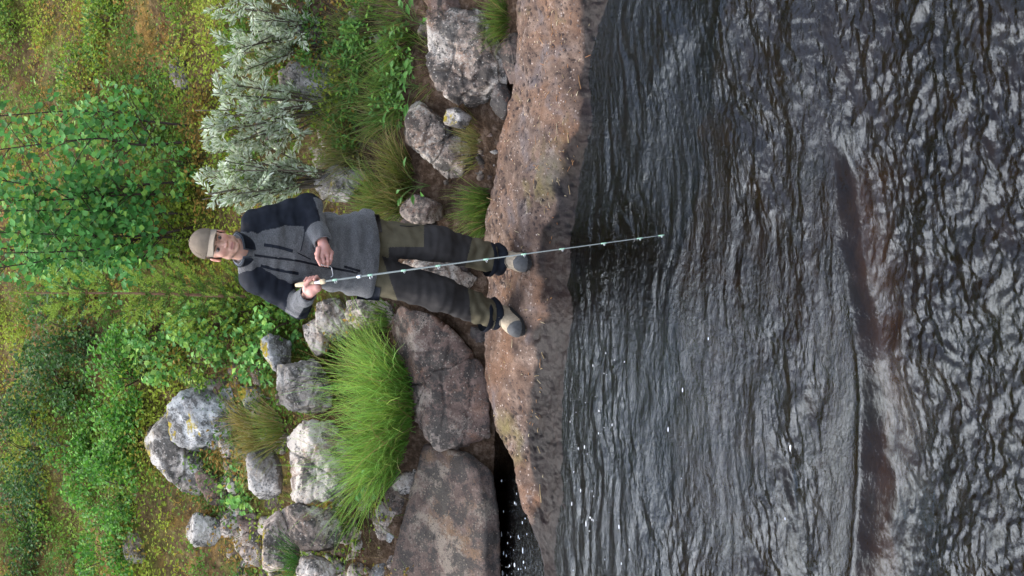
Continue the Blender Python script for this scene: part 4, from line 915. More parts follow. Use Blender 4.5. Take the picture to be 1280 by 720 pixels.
def march(f, x, y, Y0=6.9, Y1=8.2):
    """first point of a surface on the sight line through a picture point"""
    q = np.linspace(Y0, Y1, 900); d = ray(x, y); p = np.array([0, 0, CAM_H]) + d[None] * (q / d[1])[:, None]; v = f(p)
    k = int(np.argmax(v < 0)) if (v < 0).any() else int(np.argmin(v)); return p[k]

# materials
b = NB('charcoal_fleece'); n_ = b.noise(330, 3, .7); n_b = b.noise(26, 3)
c = b.ramp(n_, [(.30, (.030, .029, .029)), (.52, (.082, .079, .078)), (.75, (.22, .213, .21))]); c = b.mix(1.0, c, b.ramp(n_b, [(.3, .85), (.7, 1.12)]), 'MULTIPLY')
M_FLEECE = b.done(b.bsdf(c, .95, .1, b.bump(n_, .8, .004, b.bump(b.noise(38, 3, .6, .8), .35, .012)), sheen=.25))
M_NAVY = plain('navy_shell', (.010, .0115, .016), .65, .3, var=.2, scale=30, bump=.15, bscale=300)
M_OLIVE = plain('olive_canvas', (.088, .074, .047), .85, .2, var=.22, scale=14, bump=.5, bscale=60)
M_PATCH = plain('dark_reinforcement', (.034, .030, .028), .8, .25, var=.18, scale=18, bump=.3, bscale=360)
M_FLAP = plain('pocket_flap_cloth', (.050, .042, .038), .85, .2, var=.15, scale=30, bump=.3, bscale=360)
M_BLACK = plain('black_trim', (.010, .010, .013), .6, .3)
M_CAP = plain('khaki_cap_cloth', (.15, .118, .088), .9, .15, var=.14, scale=22, bump=.35, bscale=500)
M_BRIM = plain('pale_brim_cloth', (.185, .152, .118), .9, .15, var=.08, scale=30, bump=.3, bscale=500)
M_COLL = plain('grey_collar_cloth', (.15, .165, .185), .9, .15, var=.12, scale=40, bump=.3, bscale=500)
M_TAN = plain('tan_suede', (.36, .285, .20), .9, .15, var=.22, scale=60, bump=.4, bscale=300)
M_TOE = plain('grey_rubber', (.085, .083, .080), .7, .35, var=.2, scale=50)
M_SOLE = plain('dark_sole', (.03, .028, .026), .8, .2)
M_HAIR = plain('dark_hair', (.035, .022, .014), .6, .3, var=.4, scale=200)
b = NB('skin'); c = b.attr(); c = b.mix(1.0, c, b.ramp(b.noise(60, 4), [(.3, .90), (.7, 1.08)]), 'MULTIPLY')
ps_ = b.new('ShaderNodeBsdfPrincipled'); b.put(ps_.inputs['Base Color'], c); ps_.inputs['Roughness'].default_value = .5; ps_.inputs['Specular IOR Level'].default_value = .35
ps_.inputs['Subsurface Weight'].default_value = .12; ps_.inputs['Subsurface Radius'].default_value = (.008, .003, .0015); ps_.inputs['Subsurface Scale'].default_value = .6
M_SKIN = b.done(ps_.outputs[0])
b = NB('eye'); M_EYE = b.done(b.bsdf(b.attr(), .25, .5))

J = {k: P(*v) for k, v in dict(neck=(309, 313, 7.64), shL=(320, 279, 7.64), elL=(386, 257, 7.57), wrL=(403, 301, 7.41), shR=(320, 349, 7.64), elR=(373, 383, 7.60), wrR=(385, 367, 7.40),
                               pel=(455, 318, 7.64), hipL=(464, 298, 7.64), hipR=(464, 340, 7.64), knL=(548, 305, 7.55), anL=(622, 324, 7.56), knR=(551, 368, 7.54), anR=(616, 393, 7.585)).items()}
root = empty('person', ((J['anL'] + J['anR']) / 2 * np.array([1, 1, 0])))
tag(root, 'angler in grey fleece jacket and khaki cap standing on the ledge, rod in hand', 'person')
IV = np.array(root.location[:])
def pmk(name, V, F, mat, parent, col=None, smooth=True):
    o = mk(name, V, F, mat, None, col, smooth); o.parent = parent; o.matrix_parent_inverse = Matrix.Translation(-Vector(IV)); return o
_mk0 = mk
def gar(name, V, F, mat, parent, **kw):     # parts keep world coordinates: undo the root's offset
    o = _mk0(name, np.asarray(V) - IV if parent is root else V, F, mat, parent, **kw); return o
def W(V): return np.asarray(V) - IV          # world -> angler

# ---- torso frame (turned a little towards his right)
yaw = R(-14); TF = np.array([math.sin(yaw), -math.cos(yaw), 0]); TS = np.array([math.cos(yaw), math.sin(yaw), 0])   # forward, his left
zt = np.array([J['pel'][2] - .02, .5 * (J['pel'][2] + J['neck'][2]), J['neck'][2]]); axc = np.array([J['pel'], (J['pel'] + J['neck']) / 2 + np.array([.012, .01, 0]), J['neck']])
_lz = np.array([-.03, .02, .14, .30, .42, .50, .56, .60]); _la = np.array([.232, .228, .205, .196, .200, .190, .150, .085]); _lb = np.array([.160, .158, .150, .145, .140, .128, .100, .072])
def torso(p, grow=0.0):
    z = p[:, 2]; cx = np.interp(z, axc[:, 2], axc[:, 0]); cy = np.interp(z, axc[:, 2], axc[:, 1]); zz = z - axc[0, 2]
    a_ = np.interp(zz, _lz, _la) + grow; b_ = np.interp(zz, _lz, _lb) + grow; q = p - np.stack([cx, cy, z], 1); s = q @ TS; f = q @ TF
    r = ((np.abs(s) / a_) ** 2.4 + (np.abs(f) / b_) ** 2.4) ** (1 / 2.4); d = (r - 1) * np.minimum(a_, b_) * .95
    return np.maximum(d, np.maximum(_lz[0] - zz, zz - _lz[-1]))
def folds(p, amp, fr, s): return amp * noise(np.stack([p[:, 0] * fr[0], p[:, 1] * fr[1], p[:, 2] * fr[2]], 1) + s)
HEMZ = axc[0, 2]
def jacket(p):
    d = torso(p)
    d = smin(d, d_cone(p, J['neck'] + np.array([0, .0, -.015]), J['shL'] + np.array([-.01, 0, .01]), .070, .066), .05); d = smin(d, d_cone(p, J['neck'] + np.array([0, 0, -.015]), J['shR'] + np.array([.01, 0, .01]), .070, .066), .05)
    for sh, el, wr in (('shL', 'elL', 'wrL'), ('shR', 'elR', 'wrR')):
        s = smin(d_cone(p, J[sh], J[el], .074, .060), d_cone(p, J[el], J[wr], .060, .047), .03)
        d = smin(d, s, .035)
    arm = np.minimum(d_cone(p, J['elL'], J['elL'] * .9 + J['wrL'] * .1, .12, .12), d_cone(p, J['elR'], J['elR'] * .9 + J['wrR'] * .1, .12, .12))
    d = d + folds(p, .010, (7, 7, 17), 3.) + folds(p, .005, (14, 14, 34), 13.) + folds(p, .008, (24, 24, 16), 8.) * sstep(.12, -.02, arm)
    d = d - .004 * np.exp(-((p[:, 2] - HEMZ - .0) / .02) ** 2)
    for el, wr in (('elL', 'wrL'), ('elR', 'wrR')):               # open cuffs
        ax_ = norm(J[wr] - J[el]); h = (p - J[wr]) @ ax_; dn = np.linalg.norm(p - J[wr], axis=1)
        d = np.where(dn < .11, np.maximum(d, h - .012), d)
        d = np.where(dn < .11, np.maximum(d, -d_cone(p, J[wr] - ax_ * .012, J[wr] + ax_ * .08, .038, .040)), d)
    return d
V, F = surf(jacket, np.array([J['elR'][0] - .16, 7.15, HEMZ - .08]), np.array([J['elL'][0] + .16, 7.95, J['neck'][2] + .12]), .0050); V = relax(V, F, 2)
fc = V[F].mean(1); qx = fc - np.stack([np.interp(fc[:, 2], axc[:, 2], axc[:, 0]), np.interp(fc[:, 2], axc[:, 2], axc[:, 1]), fc[:, 2]], 1); ls = qx @ TS; lz = fc[:, 2] - HEMZ
dT = torso(fc); lab = np.zeros(len(fc), int)
lab[(lz > .30) & (np.abs(ls) > .150 - .35 * np.clip(lz - .48, 0, .1)) ] = 1
lab[(lz > .30) & ((qx @ TF) < -.02)] = 1
for el, wr, sh in (('elL', 'wrL', 'shL'), ('elR', 'wrR', 'shR')):
    dfa = d_cone(fc, J[el], J[wr], .062, .05); dua = d_cone(fc, J[sh], J[el], .074, .062); ab = J[wr] - J[el]; t = ((fc - J[el]) @ ab) / (ab @ ab)
    isf = (dfa < .02) & (t > 0.0) & (dfa < dua - .004 + .02) & ~(dT < .006); isu = (dua < .02) & (dT > .004) & ~isf
    lab[isu] = 1; up_ = (fc - (J[el] + np.clip(t, 0, 1)[:, None] * ab)); sel = np.where(np.full(len(fc), el == 'elL'), up_ @ np.array([.3, .2, .93]) > -.005, up_ @ np.array([-.4, .2, -.9]) > .01)
    lab[isf] = np.where((t[isf] < .62) & sel[isf], 1, 2)
    if el == 'elL':
        inn = isu & (up_ @ np.array([-.75, -.55, 0]) > .030) & (((fc - J[sh]) @ (J[el] - J[sh])) / ((J[el] - J[sh]) @ (J[el] - J[sh])) > .62); lab[inn] = 2
V_j = V
def sub(lab, k):
    f = F[lab == k]; u, inv = np.unique(f, return_inverse=True); return V[u], inv.reshape(f.shape)
v, f = sub(lab, 0); jk = mk('jacket', W(v), f, M_FLEECE, root); jk['label'] = 'charcoal grey fleece jacket'
v, f = sub(lab, 1); o = mk('shoulder_panel', W(v), f, M_NAVY, jk); o['label'] = 'dark navy shoulder and sleeve panels'
mid_x = (J['elL'][0] + J['elR'][0]) / 2; lab[(lab == 2) & (fc[:, 0] < mid_x)] = 3
for k in (2, 3):
    v, f = sub(lab, k); o = mk('fleece_sleeve', W(v), f, M_FLEECE, jk)
def strip(name, pts, wdt, mat, parent, field, th=.003, depth=7.4):
    """a flat tape laid on a garment along a line"""
    q = spline(np.array(pts, float), 22); p3 = np.array([march(field, x, y) for x, y in q]); t = norm(np.gradient(p3, axis=0)); s = norm(np.cross(t, VIEW)); nn = np.cross(s, t); nn = nn * np.sign(-(nn @ VIEW))[:, None]
    rows = np.stack([p3 - s * wdt / 2 - nn * .004, p3 - s * wdt / 2 + nn * th, p3 + s * wdt / 2 + nn * th, p3 + s * wdt / 2 - nn * .004], 1); n = len(q); i = np.arange(n * 4).reshape(n, 4); j = np.roll(i, -1, 1)
    return mk(name, W(rows.reshape(-1, 3)), np.stack([i[:-1], j[:-1], j[1:], i[1:]], -1).reshape(-1, 4), mat, parent, smooth=False)
strip('zip', [(318, 319), (340, 322), (372, 326), (404, 333), (447, 341)], .011, M_BLACK, jk, jacket)
strip('chest_pocket_zip', [(330, 306), (348, 309), (366, 314)], .016, M_NAVY, jk, jacket); strip('chest_pocket_zip', [(326, 332), (346, 337), (373, 342)], .016, M_NAVY, jk, jacket)
strip('pocket_seam', [(372, 316), (388, 324)], .005, M_BLACK, jk, jacket); strip('chest_seam', [(382, 276), (380, 296), (376, 314)], .004, M_BLACK, jk, jacket)
strip('side_pocket_zip', [(430, 333), (440, 336), (450, 339)], .012, M_BLACK, jk, jacket)
# ---- trousers
SP = (J['hipL'] + J['hipR']) / 2
def trousers(p):
    d = d_ell(p, SP + np.array([0, .01, .06]), (.175, .128, .15))
    for h, k, a_ in (('hipL', 'knL', 'anL'), ('hipR', 'knR', 'anR')):
        s = smin(d_cone(p, J[h] + np.array([0, 0, .02]), J[k], .108, .088), d_cone(p, J[k], J[a_] + np.array([0, 0, .0]), .088, .078), .04)
        d = smin(d, s, .03)
    d = d + folds(p, .008, (10, 10, 26), 21.) + folds(p, .006, (24, 20, 9), 31.) + .0035 * np.sin(p[:, 2] * 95 + 3 * np.sin(p[:, 0] * 30) + p[:, 1] * 25) * sstep(.38, .14, p[:, 2])
    return np.maximum(d, p[:, 2] - HEMZ - .10)
V, F = surf(trousers, np.array([J['anR'][0] - .14, 7.3, -.02]), np.array([J['hipL'][0] + .2, 7.95, HEMZ + .13]), .0052); V = relax(V, F, 2)
V = V[:]; fc = V[F].mean(1); px, py = to_px(fc); lab = np.zeros(len(fc), int)
isL = (np.linalg.norm(fc[:, :2] - np.stack([np.interp(fc[:, 2], [J['anL'][2], J['knL'][2], J['hipL'][2]], [J['anL'][0], J['knL'][0], J['hipL'][0]]), np.full(len(fc), 7.58)], 1), axis=1)
       < np.linalg.norm(fc[:, :2] - np.stack([np.interp(fc[:, 2], [J['anR'][2], J['knR'][2], J['hipR'][2]], [J['anR'][0], J['knR'][0], J['hipR'][0]]), np.full(len(fc), 7.58)], 1), axis=1))
front = fc[:, 1] < 7.64
lab[isL & front & (px > 530) & (px < 590 - .25 * (py - 300))] = 1; lab[isL & (px > 486) & (px <= 531) & (py > 309)] = 1
lab[~isL & front & (px > 486 + .35 * (py - 345)) & (px < 586 + .1 * (py - 370))] = 2
keep = fc[:, 2] > .125
v, f = sub(np.where(keep, lab, 9), 0); tr_ = mk('trousers', W(v), f, M_OLIVE, root); tr_['label'] = 'olive brown hiking trousers'
for k in (1, 2):
    v, f = sub(np.where(keep, lab, 9), k); o = mk('knee_patch', W(v), f, M_PATCH, tr_); o['label'] = 'dark reinforced knee and thigh panel'
def patch(name, poly, mat, parent, field, th=.006, nu=10, nv=8):
    """a quadrilateral flap lying on a garment: four picture corners"""
    c = np.array(poly, float); uu, vv = np.meshgrid(np.linspace(0, 1, nu), np.linspace(0, 1, nv), indexing='ij')
    q = (c[0] * (1 - uu[..., None]) + c[1] * uu[..., None]) * (1 - vv[..., None]) + (c[3] * (1 - uu[..., None]) + c[2] * uu[..., None]) * vv[..., None]
    p3 = np.array([march(field, x, y) for x, y in q.reshape(-1, 2)]); top = p3 - VIEW * th; bot = p3 + VIEW * .012
    f0 = grid_faces(nu, nv); n = nu * nv; i = np.arange(n).reshape(nu, nv); rim = np.concatenate([i[:-1, 0], i[-1, :-1], i[::-1, -1][:-1], i[0, ::-1][:-1]]); r2 = np.roll(rim, -1)
    return mk(name, W(np.vstack([top, bot])), np.vstack([f0, np.stack([rim, r2, r2 + n, rim + n], 1)]), mat, parent)
patch('pocket_flap', [(446, 266), (474, 268), (478, 290), (446, 294)], M_FLAP, tr_, lambda p: np.minimum(trousers(p), jacket(p) + .01)); patch('pocket_flap', [(448, 352), (476, 360), (474, 376), (446, 374)], M_NAVY, tr_, trousers)
strip('pocket_zip', [(500, 282), (512, 283), (524, 282)], .006, M_PATCH, tr_, trousers)
# ---- boots
def boot(an, toe, name_l):
    an = np.asarray(an); toe = np.asarray(toe); dr = norm((toe - an) * np.array([1, 1, 0])); sd = np.array([-dr[1], dr[0], 0]); g0 = float(ledge_top(np.array([an[0]]), np.array([an[1]]))[0]) + .004
    M3 = np.stack([dr, sd, [0, 0, 1.]], 1); heel = np.array([an[0], an[1], g0]) - dr * .055
    def f(p):
        q = (p - heel) @ M3; x_, y_, z_ = q[:, 0], q[:, 1], q[:, 2]
        t = np.clip(x_ / .262, 0, 1); wd = np.interp(t, [0, .15, .45, .72, .9, 1], [.034, .042, .044, .054, .046, .028]); ht = np.interp(t, [0, .2, .36, .55, .8, 1], [.10, .12, .105, .082, .066, .045])
        d1 = np.sqrt((np.maximum(np.abs(x_ - .131) - .115, 0)) ** 2 + (y_ / wd * .05) ** 2 * 1.0 + ((z_ - ht * .42) / (ht * .6) * .05) ** 2) - .05
        d1 = (np.sqrt((y_ / wd) ** 2 + ((z_ - .02) / ht) ** 2) - 1) * .04; d1 = smax(d1, np.abs(x_ - .131) - .131, .03); d1 = np.maximum(d1, .012 - z_)
        d2 = d_cone(p, heel + dr * .055 + np.array([0, 0, .06]), np.array([an[0], an[1], g0 + .17]), .046, .052)
        return smin(d1, d2, .025)
    lo = np.array([an[0], an[1], g0]) - np.array([.36, .36, .01]); V, F = surf(f, lo, lo + np.array([.72, .72, .25]), .005); V = relax(V, F, 1)
    q = (V[F].mean(1) - heel) @ M3; lab = np.where((q[:, 0] > .214) & (q[:, 2] < .09), 1, 0)
    def sb(k):
        ff = F[lab == k]; u, inv = np.unique(ff, return_inverse=True); return V[u], inv.reshape(ff.shape)
    v, ff = sb(0); bt = mk('boot', W(v), ff, M_TAN, root); bt['label'] = name_l
    v, ff = sb(1); mk('toe_cap', W(v), ff, M_TOE, bt)
    u = np.linspace(0, 2 * math.pi, 28, endpoint=False); cx = .131 + .138 * np.cos(u); wv = np.interp(cx / .262, [-.05, .15, .45, .72, .9, 1.05], [.03, .046, .046, .058, .048, .02]); 
    ring = [heel + dr * a_ + sd * np.sign(math.sin(t_)) * abs(math.sin(t_)) ** .6 * b_ for a_, b_, t_ in zip(cx, wv, u)]; ring = np.array(ring); n = len(u); lo_, hi_ = ring.copy(), ring.copy(); lo_[:, 2] = g0 - .004; hi_[:, 2] = g0 + .020
    i = np.arange(n); j = np.roll(i, -1); Fq = np.stack([i, j, j + n, i + n], 1); Ft = np.concatenate([np.stack([j, i, np.full(n, 2 * n)], 1), np.stack([i + n, j + n, np.full(n, 2 * n + 1)], 1)])
    mk('sole', W(np.vstack([lo_, hi_, lo_.mean(0), hi_.mean(0)])), [Fq, Ft], M_SOLE, bt, smooth=False)
    a = Acc()
    for k in range(4):                                             # laces over the instep
        x0 = .10 + .026 * k; zc = np.interp(x0 / .262, [0, .2, .36, .55, .8, 1], [.10, .12, .105, .082, .066, .045]) + .028 - .004 * k; th = np.linspace(-1, 1, 9)
        pts = [heel + dr * (x0 + .010 * s_ * (1 if k % 2 else -1)) + sd * .026 * s_ + np.array([0, 0, zc - .012 * s_ * s_]) for s_ in th]; Vt, Ft_ = tube(pts, .0032, 6); a.add(W(Vt), Ft_, (.12, .10, .07))
    a.build('laces', M_BARK, bt)
    g = Acc(); z0, z1 = g0 + .075, g0 + .165; n = 24; rows = []
    for k in range(7):
        t_ = k / 6; rr_ = .082 + .008 * math.sin(t_ * 9) + .006 * t_; c_ = np.array([an[0], an[1], z0 + (z1 - z0) * t_]) - dr * .004; th = np.linspace(0, 2 * math.pi, n, endpoint=False)
        rows.append(c_ + (np.cos(th)[:, None] * dr * 1.05 + np.sin(th)[:, None] * sd) * (rr_ * (1 + .05 * np.sin(3 * th + k)))[:, None])
    V = np.concatenate(rows); i = np.arange(7 * n).reshape(7, n); j = np.roll(i, -1, 1); mk('ankle_cuff', W(V), np.stack([i[:-1], j[:-1], j[1:], i[1:]], -1).reshape(-1, 4), M_NAVY, tr_)
    return bt
boot(J['anL'], P(655, 330, 7.36), 'tan left boot with grey toe cap'); boot(J['anR'], P(648, 416, 7.40), 'tan right boot with grey toe cap')

# ---- rod line
ROD0 = P(370, 356.5, 7.44); ROD1 = P(828, 294, 5.72); RD = norm(ROD1 - ROD0); RODL = float(np.linalg.norm(ROD1 - ROD0))
def rodpt(px):                               # the point of the rod seen at picture column px
    ts = np.linspace(0, RODL, 2000); q = ROD0 + RD * ts[:, None]; return ts[int(np.argmin(np.abs(to_px(q)[0] - px)))]
# ---- head
hz, hx, hp = R(4), R(9), R(3)
HU = norm(np.array([math.sin(hx), math.sin(hp) * 1.0, math.cos(hx)])); HF = norm(np.array([math.sin(hz), -math.cos(hz), 0]) - HU * (np.array([math.sin(hz), -math.cos(hz), 0]) @ HU)); HL = np.cross(HF, HU) * -1
if HL[0] < 0: HL = -HL
HS = .94; HC = P(270, 306.5, 7.57); HM = np.stack([HL, HF, HU], 1)
def H(x, f, u): return HC + (HL * x + HF * f + HU * u) * HS
def head(p):
    q = (p - HC) @ HM / HS
    d = d_ell(q, (0, -.012, .025), (.074, .094, .088)); d = smin(d, d_ell(q, (0, .030, -.030), (.060, .060, .072)), .02); d = smin(d, d_ell(q, (0, .040, -.078), (.046, .042, .032)), .02)
    d = smin(d, d_ell(q, (0, .070, -.099), (.022, .016, .014)), .016)
    for s in (-1, 1):
        d = smin(d, d_ell(q, (s * .040, .056, -.026), (.022, .020, .022)), .02); d = smin(d, d_ell(q, (s * .050, .012, -.072), (.016, .030, .024)), .02)
    d = smin(d, d_cone(q, (-.036, .078, .020), (.036, .078, .020), .010, .010), .014)
    for s in (-1, 1): d = smax(d, -d_ell(q, (s * .0315, .098, .002), (.017, .014, .010)), .010)
    d = smin(d, d_cone(q, (0, .086, .008), (0, .108, -.030), .008, .0115), .010)
    for s in (-1, 1): d = smin(d, d_ell(q, (s * .0125, .096, -.034), (.008, .010, .008)), .006)
    d = smin(d, d_cone(q, (-.017, .082, -.062), (.017, .082, -.062), .0075, .0075), .007); d = smin(d, d_cone(q, (-.015, .081, -.074), (.015, .081, -.074), .0085, .0085), .007)
    d = smax(d, -d_cone(q, (-.024, .094, -.0675), (.024, .094, -.0675), .0035, .0035), .003)
    for s in (-1, 1):
        e = d_ell(q, (s * .079, -.006, -.012), (.009, .019, .031)); e = smax(e, -d_ell(q, (s * .089, .0, -.010), (.008, .011, .018)), .004); d = smin(d, e, .008)
    nb = (J['neck'] - HC) @ HM / HS; return smin(d, d_cone(q, (0, -.022, -.05), nb + np.array([0, 0, -.05]), .055, .062), .025)
V1, F1 = surf(head, HC - np.array([.15, .17, .24]), HC + np.array([.17, .16, .16]), .0032); V1 = relax(V1, F1, 1)
q = (V1 - HC) @ HM / HS; C1 = np.repeat(np.array([[.50, .275, .195]]), len(V1), 0)
def tint(C, m, c): m = np.clip(m, 0, 1)[:, None]; C[:] = C * (1 - m) + np.array(c) * m
fx, ff_, fu = q.T
for s in (-1, 1):
    tint(C1, .55 * np.exp(-(((fx - s * .042) / .018) ** 2 + ((fu + .03) / .018) ** 2)) * (ff_ > .03), (.52, .20, .14)); tint(C1, .6 * np.exp(-(((fx - s * .08) / .012) ** 2)), (.52, .21, .15))
    tint(C1, .9 * sstep(.0055, .003, np.abs(fu - .0185 - .004 * (1 - ((fx - s * .034) / .02) ** 2))) * (np.abs(fx - s * .034) < .022) * (ff_ > .05), (.06, .035, .022))
    tint(C1, .65 * np.exp(-(((fx - s * .0315) / .017) ** 2 + ((fu - .001) / .008) ** 2)) * (ff_ > .05), (.22, .10, .075))  # brim's shade over the eye sockets, put into the skin colour
tint(C1, .75 * np.exp(-((fx / .022) ** 4 + ((fu + .068) / .011) ** 4)) * (ff_ > .06), (.42, .145, .12)); tint(C1, .9 * np.exp(-((fx / .024) ** 4 + ((fu + .0675) / .0028) ** 2)) * (ff_ > .06), (.12, .035, .03))
tint(C1, .35 * sstep(-.05, -.085, fu) * (ff_ > -.02) * (np.abs(fx) > .0), (.36, .21, .155)); tint(C1, .5 * np.exp(-((fx / .012) ** 2 + ((fu + .03) / .012) ** 2)) * (ff_ > .095), (.58, .30, .24))
# ---- hands
def hand_r(p):
    u = norm(np.cross(RD, VIEW)); u = u if to_px(ROD0 + u * .1)[1] > to_px(ROD0)[1] else -u    # towards the sleeve, across the rod
    v_ = -VIEW - RD * (-VIEW @ RD); v_ = norm(v_); t0 = rodpt(389); c = ROD0 + RD * t0         # v_: towards the camera
    S = lambda a_, u_, w_: c + RD * a_ + u * u_ + v_ * w_
    d = d_cone(p, J['wrR'] + norm(J['wrR'] - J['elR']) * -.03, S(-.004, .040, -.004), .029, .026)
    d = smin(d, d_cone(p, S(-.030, .026, .006), S(.030, .024, .0), .019, .018), .02); d = smin(d, d_cone(p, S(-.028, .030, -.012), S(.030, .028, -.014), .018, .017), .02)
    for k in range(4):                                             # fingers pass behind the cork and close over its far side
        a_ = .033 - .021 * k; r_ = .0095 - .0006 * k
        f1 = d_cone(p, S(a_, .022, -.014), S(a_, -.008, -.026), r_ + .001, r_); f2_ = d_cone(p, S(a_, -.008, -.026), S(a_ + .003, -.028, -.004), r_, r_ - .0006); f3 = d_cone(p, S(a_ + .003, -.028, -.004), S(a_ + .004, -.016, .019), r_ - .0006, r_ - .0018)
        d = smin(d, smin(smin(f1, f2_, .004), f3, .004), .004)
    th = smin(d_cone(p, S(-.034, .030, .010), S(-.020, .008, .026), .0145, .0115), d_cone(p, S(-.020, .008, .026), S(.006, -.014, .024), .0112, .0088), .005); return smin(d, th, .008)
def hand_l(p):
    Yh = 7.385; k_ = [P(396, 317, Yh), P(402.5, 319, Yh - .012), P(409, 319, Yh - .012), P(414.5, 316, Yh)]
    w0 = J['wrL'] + norm(J['wrL'] - J['elL']) * -.03; pc = P(405, 309, Yh + .004)
    d = d_cone(p, w0, pc, .028, .026); 
    for q_ in k_: d = smin(d, d_cone(p, pc, q_, .020, .0125), .014)
    ends = [((400, 325.5), (403, 331.5)), ((405, 327.5), (406.5, 332)), ((410, 327), (410, 332.5)), ((414, 323.5), (412.5, 329.5))]
    for i_, (q_, (m_, e_)) in enumerate(zip(k_, ends)):
        m3 = P(*m_, Yh - .016); e3 = P(*e_, Yh + (.004 if i_ else -.006)); r_ = .0094 - .0005 * abs(i_ - 1)
        d = smin(d, smin(d_cone(p, q_, m3, r_ + .0008, r_), d_cone(p, m3, e3, r_, r_ - .0016), .004), .0045)
    th = smin(d_cone(p, P(398, 311, Yh - .012), P(396.5, 322, Yh - .022), .0135, .0105), d_cone(p, P(396.5, 322, Yh - .022), P(400.5, 331, Yh - .012), .0105, .0085), .005); return smin(d, th, .006)
VV, FF, CC = [V1], [F1], [C1]; nv = len(V1)
for fn, w_ in ((hand_r, J['wrR']), (hand_l, J['wrL'])):
    V, F = surf(fn, w_ - .16, w_ + .16, .0026); V = relax(V, F, 1); C = np.repeat(np.array([[.52, .262, .21]]), len(V), 0); tint(C, .35 * sstep(-.2, .4, noise(V * 60)), (.55, .23, .17))
    VV.append(V); FF.append(F + nv); CC.append(C); nv += len(V)
def core(p):
    d = torso(p, -.03)
    for a_, b_, ra, rb in (('shL', 'elL', .045, .038), ('elL', 'wrL', .038, .027), ('shR', 'elR', .045, .038), ('elR', 'wrR', .038, .027), ('hipL', 'knL', .075, .052), ('knL', 'anL', .052, .035), ('hipR', 'knR', .075, .052), ('knR', 'anR', .052, .035), ('neck', 'neck', .06, .06)):
        d = smin(d, d_cone(p, J[a_], J[b_] + np.array([0, 0, .001]), ra, rb), .02)
    return d
V, F = surf(core, np.array([J['elR'][0] - .12, 7.2, .03]), np.array([J['elL'][0] + .12, 7.95, J['neck'][2] + .08]), .016); VV.append(V); FF.append(F + nv); CC.append(np.repeat(np.array([[.50, .28, .2]]), len(V), 0))
body = mk('body', W(np.concatenate(VV)), np.concatenate(FF), M_SKIN, root, col=np.concatenate(CC)); body['label'] = 'head, hands and body of the angler'
for s in (-1, 1):
    D, Fi = ico(3); c = H(s * .0315, .0755, .002); V = c + D * .0121; dq = (V - c) @ HM / HS; rad = np.hypot(dq[:, 0] + s * .0, dq[:, 2]); C = np.repeat(np.array([[.22, .17, .15]]), len(V), 0)  # eye whites coloured dark for the shade under the brim
    fr_ = dq[:, 1] > .004; C[fr_ & (rad < .0072)] = (.030, .020, .014); C[fr_ & (rad < .003)] = (.005, .005, .005); mk('eye', W(V), Fi, M_EYE, body, col=C)
def hair(p):
    q = (p - HC) @ HM / HS; d = d_ell(q, (0, -.018, .008), (.0795, .092, .085)); d = np.maximum(d, q[:, 1] - .012 - .5 * np.maximum(q[:, 2] - .0, 0)); return np.maximum(np.maximum(d, -.055 - q[:, 2] + .25 * np.maximum(q[:, 1] + .02, 0)), -d_ell(q, (0, -.012, .025), (.070, .088, .082)))
V, F = surf(hair, HC - .16, HC + .16, .004); mk('hair', W(V), F, M_HAIR, body)
# ---- cap
def capf(p):
    q = (p - HC) @ HM / HS; d = d_ell(q, (0, -.006, .048), (.083, .106, .094)); cut = .042 + .10 * q[:, 1] - q[:, 2]; d = smax(d, cut, .006); inn = d_ell(q, (0, -.006, .044), (.078, .101, .088)); d = np.maximum(d, -inn)
    return d + .0012 * np.cos(np.arctan2(q[:, 0], q[:, 1] + .006) * 6) * sstep(.03, .10, q[:, 2])
V, F = surf(capf, HC - .17, HC + .18, .0036); V = relax(V, F, 1); cp_ = mk('cap', W(V), F, M_CAP, root); cp_['label'] = 'khaki brown baseball cap'
nu, nv_ = 29, 9; th = np.linspace(-1.18, 1.18, nu); rows = []
for sgn in (0, 1):
    for a_ in th:
        for k in range(nv_):
            t = k / (nv_ - 1); ln = .070 * math.cos(a_ * 1.05) ** .55 if abs(a_ * 1.05) < 1.57 else 0; x_ = .080 * math.sin(a_) * (1 + .02 * t); f_ = -.006 + .100 * math.cos(a_) + ln * t; u_ = .060 - .014 * t - .030 * (x_ / .084) ** 2 * (.35 + .65 * t) - sgn * .0035
            rows.append(H(x_, f_, u_))
V = np.array(rows); g1 = grid_faces(nu, nv_); n = nu * nv_; i = np.arange(n).reshape(nu, nv_); rim = np.concatenate([i[:-1, 0], i[-1, :-1], i[::-1, -1][:-1], i[0, ::-1][:-1]]); r2 = np.roll(rim, -1)
o = mk('brim', W(V), np.vstack([g1, g1[:, ::-1] + n, np.stack([rim, r2, r2 + n, rim + n], 1)]), M_BRIM, cp_); o['label'] = 'pale curved cap brim'
V, F = ico(2); mk('button', W(H(0, -.006, .142) + V * .006), F, M_CAP, cp_)
